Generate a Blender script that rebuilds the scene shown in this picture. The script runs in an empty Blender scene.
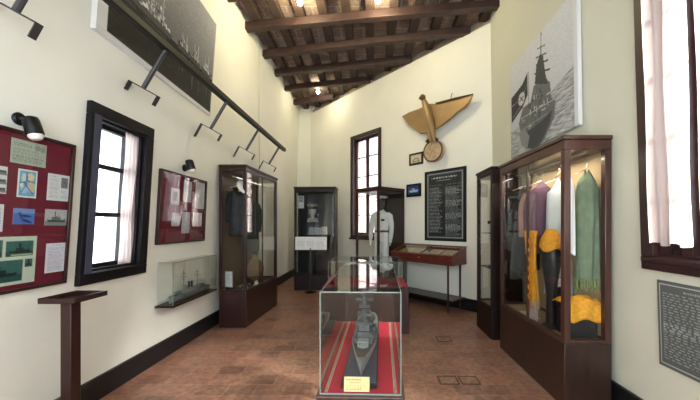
import bpy, bmesh, math, random
import numpy as np
from mathutils import Vector, Matrix
random.seed(7); rng = np.random.default_rng(7)
S = bpy.context.scene
COL = S.collection
PI = math.pi
# ------------------------------------------------------------------ camera model
F, VX, VY, EYE = 310.0, 372.0, 226.0, 1.55
def P(px, py, d):
    """point at depth d seen at photo position px,py"""
    return Vector(((px-VX)/F*d, d, EYE+(VY-py)/F*d))
def floor_pt(px, py):
    d = EYE*F/(py-VY); return P(px, py, d)
cam = bpy.data.cameras.new('camera'); co = bpy.data.objects.new('camera', cam); COL.objects.link(co)
co.location = (0, 0, EYE); co.rotation_euler = (PI/2, 0, 0)
cam.sensor_width = 36; cam.lens = F/700*36; cam.shift_x = -(VX-350)/700; cam.shift_y = (VY-200)/700
cam.clip_start = .02
S.camera = co

# ------------------------------------------------------------------ materials
def lin(c):
    return tuple(((v/255)/12.92 if v/255 <= .04045 else ((v/255+.055)/1.055)**2.4) for v in c)
def mat(name, rgb, rough=.5, metal=0., spec=.5, noise=0., nscale=8., bump=0., bscale=60., stretch=None, coat=0.):
    m = bpy.data.materials.new(name); m.use_nodes = True
    nt = m.node_tree; b = nt.nodes['Principled BSDF']; L = nt.links
    c = lin(rgb)
    b.inputs['Base Color'].default_value = (*c, 1); b.inputs['Roughness'].default_value = rough
    b.inputs['Metallic'].default_value = metal; b.inputs['Specular IOR Level'].default_value = spec
    b.inputs['Coat Weight'].default_value = coat; b.inputs['Coat Roughness'].default_value = .08
    if noise or bump:
        tc = nt.nodes.new('ShaderNodeTexCoord'); mp = nt.nodes.new('ShaderNodeMapping')
        L.new(tc.outputs['Object'], mp.inputs['Vector'])
        if stretch: mp.inputs['Scale'].default_value = stretch
    if noise:
        n = nt.nodes.new('ShaderNodeTexNoise'); n.inputs['Scale'].default_value = nscale; n.inputs['Detail'].default_value = 5
        L.new(mp.outputs['Vector'], n.inputs['Vector'])
        r = nt.nodes.new('ShaderNodeValToRGB')
        r.color_ramp.elements[0].position = .3; r.color_ramp.elements[1].position = .7
        r.color_ramp.elements[0].color = (*[max(0, v*(1-noise)) for v in c], 1)
        r.color_ramp.elements[1].color = (*[min(1, v*(1+noise)) for v in c], 1)
        L.new(n.outputs['Fac'], r.inputs['Fac']); L.new(r.outputs['Color'], b.inputs['Base Color'])
    if bump:
        n2 = nt.nodes.new('ShaderNodeTexNoise'); n2.inputs['Scale'].default_value = bscale; n2.inputs['Detail'].default_value = 4
        L.new(mp.outputs['Vector'], n2.inputs['Vector'])
        bp = nt.nodes.new('ShaderNodeBump'); bp.inputs['Strength'].default_value = bump; bp.inputs['Distance'].default_value = .01
        L.new(n2.outputs['Fac'], bp.inputs['Height']); L.new(bp.outputs['Normal'], b.inputs['Normal'])
    return m
def glass_mat(name, tint=(1, 1, 1), base=.02, power=4., k=.55, rough=.0):
    m = bpy.data.materials.new(name); m.use_nodes = True; nt = m.node_tree; L = nt.links
    nt.nodes.clear()
    o = nt.nodes.new('ShaderNodeOutputMaterial'); mx = nt.nodes.new('ShaderNodeMixShader')
    t = nt.nodes.new('ShaderNodeBsdfTransparent'); t.inputs[0].default_value = (*tint, 1)
    g = nt.nodes.new('ShaderNodeBsdfGlossy'); g.inputs['Roughness'].default_value = rough
    lw = nt.nodes.new('ShaderNodeLayerWeight'); lw.inputs[0].default_value = .5
    p = nt.nodes.new('ShaderNodeMath'); p.operation = 'POWER'; p.inputs[1].default_value = power
    a = nt.nodes.new('ShaderNodeMath'); a.operation = 'MULTIPLY_ADD'; a.inputs[1].default_value = k; a.inputs[2].default_value = base
    L.new(lw.outputs['Facing'], p.inputs[0]); L.new(p.outputs[0], a.inputs[0]); L.new(a.outputs[0], mx.inputs[0])
    L.new(t.outputs[0], mx.inputs[1]); L.new(g.outputs[0], mx.inputs[2]); L.new(mx.outputs[0], o.inputs[0])
    return m
def emit_mat(name, rgb, strength):
    m = bpy.data.materials.new(name); m.use_nodes = True; nt = m.node_tree
    b = nt.nodes['Principled BSDF']
    b.inputs['Emission Color'].default_value = (*lin(rgb), 1); b.inputs['Emission Strength'].default_value = strength
    return m
def print_mat(name, rough=.55, coat=0., spec=.4):
    m = bpy.data.materials.new(name); m.use_nodes = True; nt = m.node_tree
    a = nt.nodes.new('ShaderNodeVertexColor'); a.layer_name = 'ink'
    b = nt.nodes['Principled BSDF']; nt.links.new(a.outputs['Color'], b.inputs['Base Color'])
    b.inputs['Roughness'].default_value = rough; b.inputs['Specular IOR Level'].default_value = spec; b.inputs['Coat Weight'].default_value = coat; b.inputs['Coat Roughness'].default_value = .05
    return m
def cloth_thin(name, rgb, trans=.5, clear=.2):
    m = bpy.data.materials.new(name); m.use_nodes = True; nt = m.node_tree; L = nt.links; nt.nodes.clear()
    o = nt.nodes.new('ShaderNodeOutputMaterial'); mx = nt.nodes.new('ShaderNodeMixShader'); mx.inputs[0].default_value = trans
    d = nt.nodes.new('ShaderNodeBsdfDiffuse'); t = nt.nodes.new('ShaderNodeBsdfTranslucent')
    w = nt.nodes.new('ShaderNodeTexWave'); w.inputs['Scale'].default_value = 40; w.inputs['Distortion'].default_value = 2
    r = nt.nodes.new('ShaderNodeValToRGB'); c = lin(rgb)
    r.color_ramp.elements[0].color = (*[v*.93 for v in c], 1); r.color_ramp.elements[1].color = (*c, 1)
    L.new(w.outputs['Fac'], r.inputs['Fac']); L.new(r.outputs[0], d.inputs[0]); L.new(r.outputs[0], t.inputs[0])
    L.new(d.outputs[0], mx.inputs[1]); L.new(t.outputs[0], mx.inputs[2])
    tp = nt.nodes.new('ShaderNodeBsdfTransparent'); m2 = nt.nodes.new('ShaderNodeMixShader'); m2.inputs[0].default_value = clear
    L.new(mx.outputs[0], m2.inputs[1]); L.new(tp.outputs[0], m2.inputs[2]); L.new(m2.outputs[0], o.inputs[0])
    return m
def tile_mat(name, c1, c2, mortar, bw, rh, ms, rough, noise_mix=.5, blotch=(120, 100, 90), bump=.3, offset=.5):
    m = bpy.data.materials.new(name); m.use_nodes = True; nt = m.node_tree; L = nt.links; b = nt.nodes['Principled BSDF']
    tc = nt.nodes.new('ShaderNodeTexCoord')
    n0 = nt.nodes.new('ShaderNodeTexNoise'); n0.inputs['Scale'].default_value = 6; L.new(tc.outputs['Object'], n0.inputs['Vector'])
    mv = nt.nodes.new('ShaderNodeVectorMath'); mv.operation = 'MULTIPLY_ADD'; mv.inputs[1].default_value = (.03, .03, 0)
    L.new(n0.outputs['Color'], mv.inputs[0]); L.new(tc.outputs['Object'], mv.inputs[2])
    br = nt.nodes.new('ShaderNodeTexBrick'); L.new(mv.outputs[0], br.inputs['Vector'])
    br.offset = offset
    br.inputs['Color1'].default_value = (*lin(c1), 1); br.inputs['Color2'].default_value = (*lin(c2), 1); br.inputs['Mortar'].default_value = (*lin(mortar), 1)
    br.inputs['Scale'].default_value = 1; br.inputs['Brick Width'].default_value = bw; br.inputs['Row Height'].default_value = rh
    br.inputs['Mortar Size'].default_value = ms; br.inputs['Mortar Smooth'].default_value = .4; br.inputs['Bias'].default_value = 0
    n = nt.nodes.new('ShaderNodeTexNoise'); n.inputs['Scale'].default_value = 3.2; n.inputs['Detail'].default_value = 8; n.inputs['Roughness'].default_value = .65
    L.new(tc.outputs['Object'], n.inputs['Vector'])
    r = nt.nodes.new('ShaderNodeValToRGB'); r.color_ramp.elements[0].position = .38; r.color_ramp.elements[1].position = .68
    r.color_ramp.elements[0].color = (0, 0, 0, 1); r.color_ramp.elements[1].color = (noise_mix,)*3+(1,)
    L.new(n.outputs['Fac'], r.inputs['Fac'])
    mx = nt.nodes.new('ShaderNodeMixRGB'); L.new(r.outputs[0], mx.inputs[0]); L.new(br.outputs['Color'], mx.inputs[1])
    mx.inputs[2].default_value = (*lin(blotch), 1); 
    n3 = nt.nodes.new('ShaderNodeTexNoise'); n3.inputs['Scale'].default_value = 22; n3.inputs['Detail'].default_value = 6; L.new(tc.outputs['Object'], n3.inputs['Vector'])
    mr = nt.nodes.new('ShaderNodeMapRange'); mr.inputs[1].default_value = .3; mr.inputs[2].default_value = .7; mr.inputs[3].default_value = .68; mr.inputs[4].default_value = 1.22; L.new(n3.outputs['Fac'], mr.inputs[0])
    ml = nt.nodes.new('ShaderNodeMixRGB'); ml.blend_type = 'MULTIPLY'; ml.inputs[0].default_value = 1; L.new(mx.outputs[0], ml.inputs[1]); L.new(mr.outputs[0], ml.inputs[2])
    L.new(ml.outputs[0], b.inputs['Base Color'])
    rr = nt.nodes.new('ShaderNodeMapRange'); rr.inputs[3].default_value = rough; rr.inputs[4].default_value = min(1, rough+.3)
    L.new(n.outputs['Fac'], rr.inputs[0]); L.new(rr.outputs[0], b.inputs['Roughness'])
    bp = nt.nodes.new('ShaderNodeBump'); bp.inputs['Strength'].default_value = bump; bp.inputs['Distance'].default_value = .006; bp.invert = True
    ad = nt.nodes.new('ShaderNodeMath'); ad.operation = 'MULTIPLY_ADD'; ad.inputs[1].default_value = .4
    L.new(n.outputs['Fac'], ad.inputs[0]); L.new(br.outputs['Fac'], ad.inputs[2])
    L.new(ad.outputs[0], bp.inputs['Height']); L.new(bp.outputs['Normal'], b.inputs['Normal'])
    return m

M = {}
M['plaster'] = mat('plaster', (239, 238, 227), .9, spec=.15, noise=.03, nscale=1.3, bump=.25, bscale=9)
M['plaster_right_shaded'] = mat('plaster_right_shaded', (206, 206, 191), .9, spec=.15, noise=.03, nscale=1.3, bump=.25, bscale=9)  # same plaster, tone lowered to paint in the backlit wall's shade
M['ledge'] = mat('ledge_plaster', (196, 182, 160), .95, noise=.2, nscale=5, bump=.5, bscale=15)
M['bb'] = mat('black_skirting', (22, 22, 26), .45, noise=.2, nscale=5)
M['floor'] = tile_mat('terracotta_tiles', (166, 114, 94), (122, 84, 70), (158, 128, 110), .27, .20, .006, .2, .75, (172, 136, 114))
M['ceil'] = tile_mat('ceiling_bricks', (142, 114, 102), (112, 94, 88), (172, 160, 148), .44, .30, .012, .85, .6, (176, 162, 152), .5)
M['beam'] = mat('beam_wood', (58, 38, 34), .6, noise=.35, nscale=6, bump=.4, bscale=20)
M['joist'] = mat('joist_wood', (62, 46, 40), .75, noise=.3, nscale=8, bump=.3)
M['wood_d'] = mat('dark_mahogany', (50, 25, 22), .38, spec=.4, noise=.25, nscale=4, stretch=(6, 6, .8), coat=.12)
M['wood_k'] = mat('very_dark_wood', (32, 17, 15), .5, spec=.3, noise=.25, nscale=4, stretch=(6, 6, .8), coat=.05)
M['wood_r'] = mat('red_brown_wood', (66, 38, 30), .35, noise=.3, nscale=4, stretch=(7, 7, .8), coat=.2)
M['wood_r2'] = mat('plinth_brown_wood', (46, 29, 23), .4, noise=.35, nscale=4, stretch=(7, 7, .8), coat=.15)
M['wood_t'] = mat('table_mahogany', (94, 42, 33), .3, noise=.3, nscale=5, stretch=(2, 2, 6), coat=.3)
M['casing'] = mat('dark_window_wood', (15, 12, 16), .55, spec=.25, noise=.2, nscale=5)
M['casing_r'] = mat('brown_window_wood', (48, 27, 27), .45, noise=.2, nscale=5)
M['shutter'] = mat('blue_grey_shutter', (62, 62, 80), .6)
M['maroon'] = mat('maroon_felt', (112, 22, 44), .85, noise=.08, nscale=200)
M['red'] = mat('red_cloth', (190, 26, 54), .85, noise=.12, nscale=120)
M['black'] = mat('black_metal', (14, 14, 16), .5, spec=.3)
M['steel'] = mat('dark_steel', (62, 60, 62), .45, metal=.4)
M['lens'] = mat('white_lens', (225, 222, 215), .25)
M['glass'] = glass_mat('case_glass', (.975, .985, .98), .012, 3.4, .7)
M['acryl'] = glass_mat('model_case_glass', (.95, .965, .96), .03, 3.2, .8)
M['winglass'] = glass_mat('window_glass', (.95, .97, .97), .03)
M['edge'] = mat('glass_edge', (128, 138, 132), .2, spec=.6)
M['print'] = print_mat('printed_paper', .6)
M['printgl'] = print_mat('glossy_print', .6, .2, .15)
M['bronze'] = mat('bronze', (156, 128, 90), .42, metal=.45, noise=.1, nscale=5, bump=.08, bscale=25)
M['bronze_l'] = mat('pale_bronze', (188, 166, 136), .55, metal=.2, noise=.15, nscale=18)
M['bronze_k'] = mat('dark_bronze', (92, 62, 38), .5, metal=.3)
M['grey_ship'] = mat('ship_grey', (116, 122, 122), .55, noise=.15, nscale=30)
M['grey_ship_d'] = mat('ship_dark_grey', (64, 68, 70), .5)
M['deck'] = mat('ship_deck', (120, 112, 98), .7)
M['white_ship'] = mat('ship_white', (150, 152, 148), .5)
M['ship_mid'] = mat('ship_mid_grey', (82, 86, 88), .5, noise=.4, nscale=60)
M['ship_deck_d'] = mat('dark_deck', (70, 70, 66), .7, noise=.3, nscale=80)
M['ship_lt'] = mat('pale_grey_fittings', (136, 140, 138), .5)
M['slate'] = mat('blue_grey_board', (66, 74, 92), .6, noise=.2, nscale=60)
M['white'] = mat('white_cotton', (232, 232, 230), .8, noise=.03)
M['paleblue'] = mat('pale_blue_cotton', (206, 216, 222), .85, noise=.05)
M['green'] = mat('sage_green_cloth', (106, 120, 98), .85, noise=.18, nscale=12)
M['green_d'] = mat('fringe_green', (118, 130, 84), .9, noise=.2, nscale=40)
M['purple'] = mat('mauve_cloth', (104, 78, 98), .85, noise=.1)
M['pinkcl'] = mat('dusty_pink_cloth', (160, 122, 114), .85, noise=.1)
M['charcoal'] = mat('charcoal_cloth', (30, 31, 34), .85, noise=.15)
M['navy'] = mat('black_navy_cloth', (17, 17, 22), .8, noise=.1)
M['darkgreen'] = mat('dark_green_cloth', (50, 58, 54), .85, noise=.15)
M['gold'] = mat('golden_yellow_cloth', (228, 158, 40), .7, noise=.18, nscale=35)
M['leather'] = mat('black_leather', (26, 26, 30), .45, bump=.2)
M['burlap'] = mat('brown_canvas', (132, 102, 70), .9, noise=.15, nscale=30, bump=.3)
M['linen'] = mat('beige_backing', (176, 154, 122), .9, noise=.05)
M['linen_d'] = mat('brown_backing', (98, 80, 62), .9, noise=.08)
M['skin_d'] = mat('mannequin_grey', (96, 84, 78), .6)
M['silver'] = mat('silver_metal', (168, 166, 160), .3, metal=.8)
M['cream'] = mat('cream_card', (226, 210, 160), .7)
M['bulb'] = emit_mat('bulb_glow', (255, 248, 235), 80)
M['curt'] = cloth_thin('pink_white_curtain', (248, 226, 220), .62)
M['curt_w'] = cloth_thin('white_net_curtain', (214, 190, 188), .6, .06)
M['slab'] = mat('metal_floor_plate', (150, 116, 98), .5, noise=.35, nscale=22)
M['slab_d'] = mat('iron_floor_frame', (74, 58, 48), .5, noise=.2, nscale=20)
M['cable'] = mat('pale_cable', (206, 202, 184), .6)

# ------------------------------------------------------------------ mesh builder
class MB:
    def __init__(s): s.v = []; s.f = []
    def add(s, vs, fs):
        o = len(s.v); s.v += [Vector(p) for p in vs]; s.f += [tuple(i+o for i in f) for f in fs]; return s
    def box(s, x0, x1, y0, y1, z0, z1):
        return s.add([(x0,y0,z0),(x1,y0,z0),(x1,y1,z0),(x0,y1,z0),(x0,y0,z1),(x1,y0,z1),(x1,y1,z1),(x0,y1,z1)],
                     [(0,3,2,1),(4,5,6,7),(0,1,5,4),(1,2,6,5),(2,3,7,6),(3,0,4,7)])
    def prism(s, pts, off):
        n = len(pts); off = Vector(off); pts = [Vector(p) for p in pts]
        return s.add(pts+[p+off for p in pts], [tuple(range(n)), tuple(range(2*n-1, n-1, -1))]+[(i, (i+1) % n, n+(i+1) % n, n+i) for i in range(n)])
    def tube(s, pts, r, n=8):
        pts = [Vector(p) for p in pts]; k = len(pts); rs = r if isinstance(r, (list, tuple)) else [r]*k
        vs = []; up = None
        for i, p in enumerate(pts):
            t = (pts[min(i+1, k-1)]-pts[max(i-1, 0)]).normalized()
            a = Vector((0, 0, 1)) if abs(t.z) < .9 else Vector((1, 0, 0))
            if up is not None: a = up
            e1 = (a-t*a.dot(t))
            if e1.length < 1e-6: e1 = t.orthogonal()
            e1.normalize(); up = e1; e2 = t.cross(e1)
            vs += [p+(e1*math.cos(2*PI*j/n)+e2*math.sin(2*PI*j/n))*rs[i] for j in range(n)]
        fs = [(i*n+j, i*n+(j+1) % n, (i+1)*n+(j+1) % n, (i+1)*n+j) for i in range(k-1) for j in range(n)]
        fs += [tuple(range(n-1, -1, -1)), tuple(range((k-1)*n, k*n))]
        return s.add(vs, fs)
    def lathe(s, c, prof, n=16, ax=(0, 0, 1), sx=1., sy=1., ref=None):
        ax = Vector(ax).normalized(); e1 = (Vector(ref) if ref else (Vector((1, 0, 0)) if abs(ax.x) < .9 else Vector((0, 1, 0))))
        e1 = (e1-ax*e1.dot(ax)).normalized(); e2 = ax.cross(e1); c = Vector(c); k = len(prof)
        vs = [c+ax*h+(e1*math.cos(2*PI*j/n)*sx+e2*math.sin(2*PI*j/n)*sy)*max(r, 1e-4) for r, h in prof for j in range(n)]
        fs = [(i*n+j, i*n+(j+1) % n, (i+1)*n+(j+1) % n, (i+1)*n+j) for i in range(k-1) for j in range(n)]
        fs += [tuple(range(n-1, -1, -1)), tuple(range((k-1)*n, k*n))]
        return s.add(vs, fs)
    def grid(s, fn, nu, nv, closed_u=False):
        o = []; w = nu if closed_u else nu+1
        for j in range(nv+1):
            for i in range(w): o.append(fn(i/nu, j/nv))
        fs = [(j*w+i, j*w+(i+1) % w, (j+1)*w+(i+1) % w, (j+1)*w+i) for j in range(nv) for i in range(nu)]
        if closed_u: fs += [tuple(range(w-1, -1, -1)), tuple(range(nv*w, nv*w+w))]
        return s.add(o, fs)
    def ball(s, c, r, n=12, sx=1, sy=1, sz=1):
        k = n//2
        return s.lathe(c, [(r*math.sin(PI*i/k), -r*sz*math.cos(PI*i/k)) for i in range(k+1)], n, sx=sx, sy=sy)
    def map(s, fn): s.v = [Vector(fn(*p)) for p in s.v]; return s
    def mesh(s, name, origin, smooth=True, closed=True):
        me = bpy.data.meshes.new(name); me.from_pydata([p-origin for p in s.v], [], s.f)
        if closed:
            bm = bmesh.new(); bm.from_mesh(me); bmesh.ops.recalc_face_normals(bm, faces=bm.faces); bm.to_mesh(me); bm.free()
        if smooth:
            me.polygons.foreach_set('use_smooth', [True]*len(me.polygons)); me.set_sharp_from_angle(angle=.7)
        return me
    def base(s):
        xs = [p.x for p in s.v]; ys = [p.y for p in s.v]; zs = [p.z for p in s.v]
        return Vector(((min(xs)+max(xs))/2, (min(ys)+max(ys))/2, min(zs)))
WO = {}                                  # world origin of every object
def obj(name, mb, m, parent=None, bevel=0., smooth=True, solid=0., subd=0):
    o0 = WO[parent.name] if parent else mb.base()
    o = bpy.data.objects.new(name, mb.mesh(name, o0, smooth)); COL.objects.link(o)
    if parent: o.parent = parent
    else: o.location = o0
    WO[o.name] = o0; o.data.materials.append(m)
    if solid:
        k = o.modifiers.new('solid', 'SOLIDIFY'); k.thickness = solid; k.offset = 0
    if bevel:
        k = o.modifiers.new('bevel', 'BEVEL'); k.width = bevel; k.segments = 2; k.limit_method = 'ANGLE'; k.angle_limit = .7
    if subd:
        k = o.modifiers.new('sub', 'SUBSURF'); k.levels = subd; k.render_levels = subd
    return o
def tag(o, label, cat, group=None, kind=None):
    if label: o['label'] = label
    if cat: o['category'] = cat
    if group: o['group'] = group
    if kind: o['kind'] = kind
    return o
def thing(name, label, cat, loc, group=None):
    o = bpy.data.objects.new(name, None); COL.objects.link(o); o.empty_display_size = .1
    o.location = loc; WO[o.name] = Vector(loc); return tag(o, label, cat, group)
def struct(name, mb, m, parent=None, **k):
    o = obj(name, mb, m, parent, **k)
    if not parent: o['kind'] = 'structure'
    return o

# ------------------------------------------------------------------ printed surfaces
class Canvas:
    def __init__(s, w, h, bg=(255, 255, 255)):
        s.w, s.h = w, h; s.a = np.zeros((h, w, 3)); s.a[:] = bg
        s.U, s.V = np.meshgrid((np.arange(w))/(w-1), (np.arange(h))/(h-1)); s.tr = lambda x, y: (x, y)
    def _put(s, msk, c, al=1.):
        s.a[msk] = s.a[msk]*(1-al)+np.array(c)*al
    def rect(s, x0, y0, x1, y1, c, al=1.): s._put((s.U >= x0) & (s.U <= x1) & (s.V >= y0) & (s.V <= y1), c, al); return s
    def poly(s, pts, c, al=1.):
        p = [s.tr(*q) for q in pts]; m = np.zeros(s.U.shape, bool); n = len(p)
        for i in range(n):
            (x0, y0), (x1, y1) = p[i], p[(i+1) % n]
            if y0 == y1: continue
            c1 = ((s.V >= min(y0, y1)) & (s.V < max(y0, y1))); m ^= c1 & (s.U < x0+(s.V-y0)*(x1-x0)/(y1-y0))
        s._put(m, c, al); return s
    def line(s, pts, wd, c, al=1.):
        q = [s.tr(*t) for t in pts]
        for (x0, y0), (x1, y1) in zip(q, q[1:]):
            dx, dy = (x1-x0)*s.w, (y1-y0)*s.h; L = dx*dx+dy*dy+1e-9
            px, py = (s.U-x0)*s.w, (s.V-y0)*s.h; t = np.clip((px*dx+py*dy)/L, 0, 1)
            s._put((px-t*dx)**2+(py-t*dy)**2 <= (wd/2)**2, c, al)
        return s
    def ell(s, x, y, rx, ry, c, al=1.): s._put(((s.U-x)/rx)**2+((s.V-y)/ry)**2 <= 1, c, al); return s
    def text(s, x0, y0, x1, y1, rows, c=(90, 90, 95), fill=.5, ragged=.25, al=.7, word=.07):
        for i in range(rows):
            y = y0+(y1-y0)*(i+.3)/rows; h = (y1-y0)/rows*fill; x = x0; e = x1-random.random()*ragged*(x1-x0)
            while x < e:
                w = word*(.4+random.random())*(x1-x0)/.8; s.rect(x, y, min(x+w, e), y+h, c, al*(.7+.3*random.random())); x += w+.018*(x1-x0)/.5
        return s
    def noise(s, amp):
        s.a = np.clip(s.a+rng.normal(0, amp, s.U.shape)[..., None], 0, 255); return s
def panel(name, TL, TR, BL, thick, cv, m, parent=None, bend=None):
    """flat printed sheet with a body behind it"""
    TL, TR, BL = Vector(TL), Vector(TR), Vector(BL); n = (TR-TL).cross(BL-TL).normalized()
    if n.dot(Vector((0, 0, EYE))-TL) < 0: n = -n
    w, h = cv.w, cv.h; vs = []; 
    for j in range(h):
        for i in range(w):
            p = TL+(TR-TL)*(i/(w-1))+(BL-TL)*(j/(h-1))
            if bend: p = p+n*bend(i/(w-1), j/(h-1))
            vs.append(p)
    fs = [(j*w+i, j*w+i+1, (j+1)*w+i+1, (j+1)*w+i) for j in range(h-1) for i in range(w-1)]
    rim = [i for i in range(w)]+[j*w+w-1 for j in range(1, h)]+[(h-1)*w+i for i in range(w-2, -1, -1)]+[j*w for j in range(h-2, 0, -1)]
    k = len(vs); vs += [vs[i]-n*thick for i in rim]; q = len(rim)
    fs += [(rim[i], rim[(i+1) % q], k+(i+1) % q, k+i) for i in range(q)]+[tuple(k+i for i in range(q))]
    mb = MB(); mb.v = vs; mb.f = fs
    o = obj(name, mb, m, parent, smooth=False)
    at = o.data.color_attributes.new('ink', 'FLOAT_COLOR', 'POINT')
    c = cv.a.reshape(-1, 3)/255; c = np.where(c <= .04045, c/12.92, ((c+.055)/1.055)**2.4)
    full = np.ones((len(vs), 4)); full[:k, :3] = c; full[k:, :3] = np.array(lin((225, 224, 220)))
    at.data.foreach_set('color', full.astype(np.float32).ravel())
    return o

# ------------------------------------------------------------------ walls
def leanL(d): return .036+.034*min(1, max(0, (4.9-d)/2.4))
def leanR(d): return .012+.018*min(1, max(0, (5.0-d)/2.2))
XL, XR = -2.46, 2.12
B = Vector((-1.92, 9.75)); C = Vector((2.095, 5.36)); WL_ = (C-B).length; U = (C-B)/WL_; N = Vector((U.y, -U.x))   # N points into the room
A = Vector((-2.44, 9.72))
class Left:
    def pt(s, a, w, z): return Vector((XL+leanL(a)*z+w, a, z))
    def hit(s, px, py, w=0.):
        d = 4.
        for _ in range(60):
            z = EYE+(VY-py)/F*d; d = .5*d+.5*(XL+leanL(d)*z+w)*F/(px-VX)
        return d, EYE+(VY-py)/F*d
class Right:
    def pt(s, a, w, z): return Vector((XR-leanR(a)*z-w, a, z))
    def hit(s, px, py, w=0.):
        d = 4.
        for _ in range(60):
            z = EYE+(VY-py)/F*d; d = .5*d+.5*(XR-leanR(d)*z-w)*F/(px-VX)
        return d, EYE+(VY-py)/F*d
class Back:
    def pt(s, a, w, z): p = B+U*a+N*w; return Vector((p.x, p.y, z))
    def hit(s, px, py, w=0.):
        r = Vector(((px-VX)/F, 1)); d = (w+B.dot(N))/r.dot(N)
        return (r*d-B).dot(U), EYE+(VY-py)/F*d
    def loc(s, p): q = Vector((p.x, p.y))-B; return q.dot(U), q.dot(N)
LW, RW, BW = Left(), Right(), Back()
if BW.loc(Vector((0, 0, 0)))[1] < 0: N = -N
def quad(W, pts, w):
    """corner pixels TL,TR,BR,BL on wall -> a_left,a_right,z_bottom,z_top"""
    h = [W.hit(*p, w) for p in pts]
    return (h[0][0]+h[3][0])/2, (h[1][0]+h[2][0])/2, (h[2][1]+h[3][1])/2, (h[0][1]+h[1][1])/2
def wall_panel(name, W, q, w, thick, cv, m, parent=None, bend=None):
    a0, a1, z0, z1 = q
    def tr(px, py):
        a, z = W.hit(px, py, w); return (a-a0)/(a1-a0), (z1-z)/(z1-z0)
    return panel(name, W.pt(a0, w, z1), W.pt(a1, w, z1), W.pt(a0, w, z0), thick, cv, m, parent, bend)
def px_map(cv, W, q, w):
    a0, a1, z0, z1 = q
    def tr(px, py):
        a, z = W.hit(px, py, w); return (a-a0)/(a1-a0), (z1-z)/(z1-z0)
    cv.tr = tr; return cv
def wbox(W, a0, a1, w0, w1, z0, z1, mb=None):
    mb = mb or MB(); k = MB().box(min(a0, a1), max(a0, a1), w0, w1, z0, z1).map(lambda a, w, z: W.pt(a, w, z))
    mb.add(k.v, k.f); return mb

DECK = 5.33; NEAR = -1.2
# window openings (outer edge of casing)
q1 = quad(LW, [(92, 101), (154.5, 128.5), (146, 272.5), (78.2, 287)], .04)
h2 = [BW.hit(350.3, 135.8, .04), BW.hit(380.3, 128.3, .04), BW.hit(380.3, 241, .04), BW.hit(350.3, 238, .04)]
q2 = (h2[0][0], h2[1][0], h2[3][1], (h2[0][1]+h2[1][1])/2)
r3 = RW.hit(642.3, 268.5, .04); q3 = (r3[0], 1.50, r3[1], 3.62)
def wall_sheet(W, a_list, z_list, hole, thick=.35):
    mb = MB()
    for i in range(len(a_list)-1):
        for j in range(len(z_list)-1):
            a0, a1, z0, z1 = a_list[i], a_list[i+1], z_list[j], z_list[j+1]
            if hole and hole[0]-1e-4 < (a0+a1)/2 < hole[1]+1e-4 and hole[2] < (z0+z1)/2 < hole[3]: continue
            wbox(W, a0, a1, -thick, 0, z0, z1, mb)
    return mb
def clean(mb):
    """weld and drop the inner faces of a wall built of blocks"""
    key = {}; vs = []; idx = []
    for p in mb.v:
        k = (round(p.x, 4), round(p.y, 4), round(p.z, 4))
        if k not in key: key[k] = len(vs); vs.append(p)
        idx.append(key[k])
    cnt = {}
    for f in mb.f:
        k = tuple(sorted(idx[i] for i in f)); cnt[k] = cnt.get(k, 0)+1
    out = MB(); out.v = vs; out.f = [tuple(idx[i] for i in f) for f in mb.f if cnt[tuple(sorted(idx[i] for i in f))] == 1]
    return out
C_IN = .095
def hole_of(q): return (min(q[0], q[1])+C_IN, max(q[0], q[1])-C_IN, q[2]+C_IN, q[3]-C_IN)
hl, hb, hr = hole_of(q1), hole_of(q2), hole_of(q3)
rngd = lambda a, b, h: sorted(set([a, b, h[0], h[1]]+[x for x in np.arange(a+.6, b-.3, .6) if not (h[0]-.2 < x < h[1]+.2)]))
struct('wall_left', clean(wall_sheet(LW, rngd(NEAR, 9.74, hl), [0, hl[2], hl[3], 4., DECK], hl)), M['plaster'], smooth=False)
struct('wall_right', clean(wall_sheet(RW, rngd(NEAR, C.y+.02, hr), [0, hr[2], hr[3], 4.4, DECK], hr)), M['plaster_right_shaded'], smooth=False)
struct('wall_back', clean(wall_sheet(BW, sorted([0, hb[0], hb[1], WL_+.05]), [0, hb[2], hb[3], 5.09], hb)), M['plaster'], smooth=False)
mb = MB(); mb.prism([(A.x-.3, A.y, 0), (B.x+.02, B.y, 0), (B.x+.3, B.y+.4, 0), (A.x-.3, A.y+.4, 0)], (0, 0, DECK)); struct('wall_end', mb, M['plaster'], smooth=False)
k = MB()
for b_ in ((-2.9, -2.1, 0, DECK), (1.9, 2.5, 0, DECK), (-2.1, 1.9, 0, .9), (-2.1, 1.9, 3.4, DECK)): k.box(b_[0], b_[1], NEAR-.3, NEAR, b_[2], b_[3])
struct('wall_near_added', clean(k), M['plaster'], smooth=False)  # unseen wall behind the camera, added with an opening sized for front fill light
# sloping plaster ledge where the beams meet the oblique wall
mb = MB(); mb.add([BW.pt(0, -.02, 5.09), BW.pt(WL_+.05, -.02, 5.09), BW.pt(WL_+.05, -.3, 5.09), BW.pt(0, -.3, 5.09),
                   BW.pt(0, -.17, DECK), BW.pt(WL_+.05, -.17, DECK), BW.pt(WL_+.05, -.3, DECK), BW.pt(0, -.3, DECK)],
                  [(0, 1, 5, 4), (1, 2, 6, 5), (2, 3, 7, 6), (3, 0, 4, 7), (0, 3, 2, 1), (4, 5, 6, 7)])
struct('trim_1', mb, M['ledge'], smooth=False)
fl = struct('floor', MB().box(-2.8, 2.5, NEAR, 10.1, -.12, 0), M['floor'], smooth=False)
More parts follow.
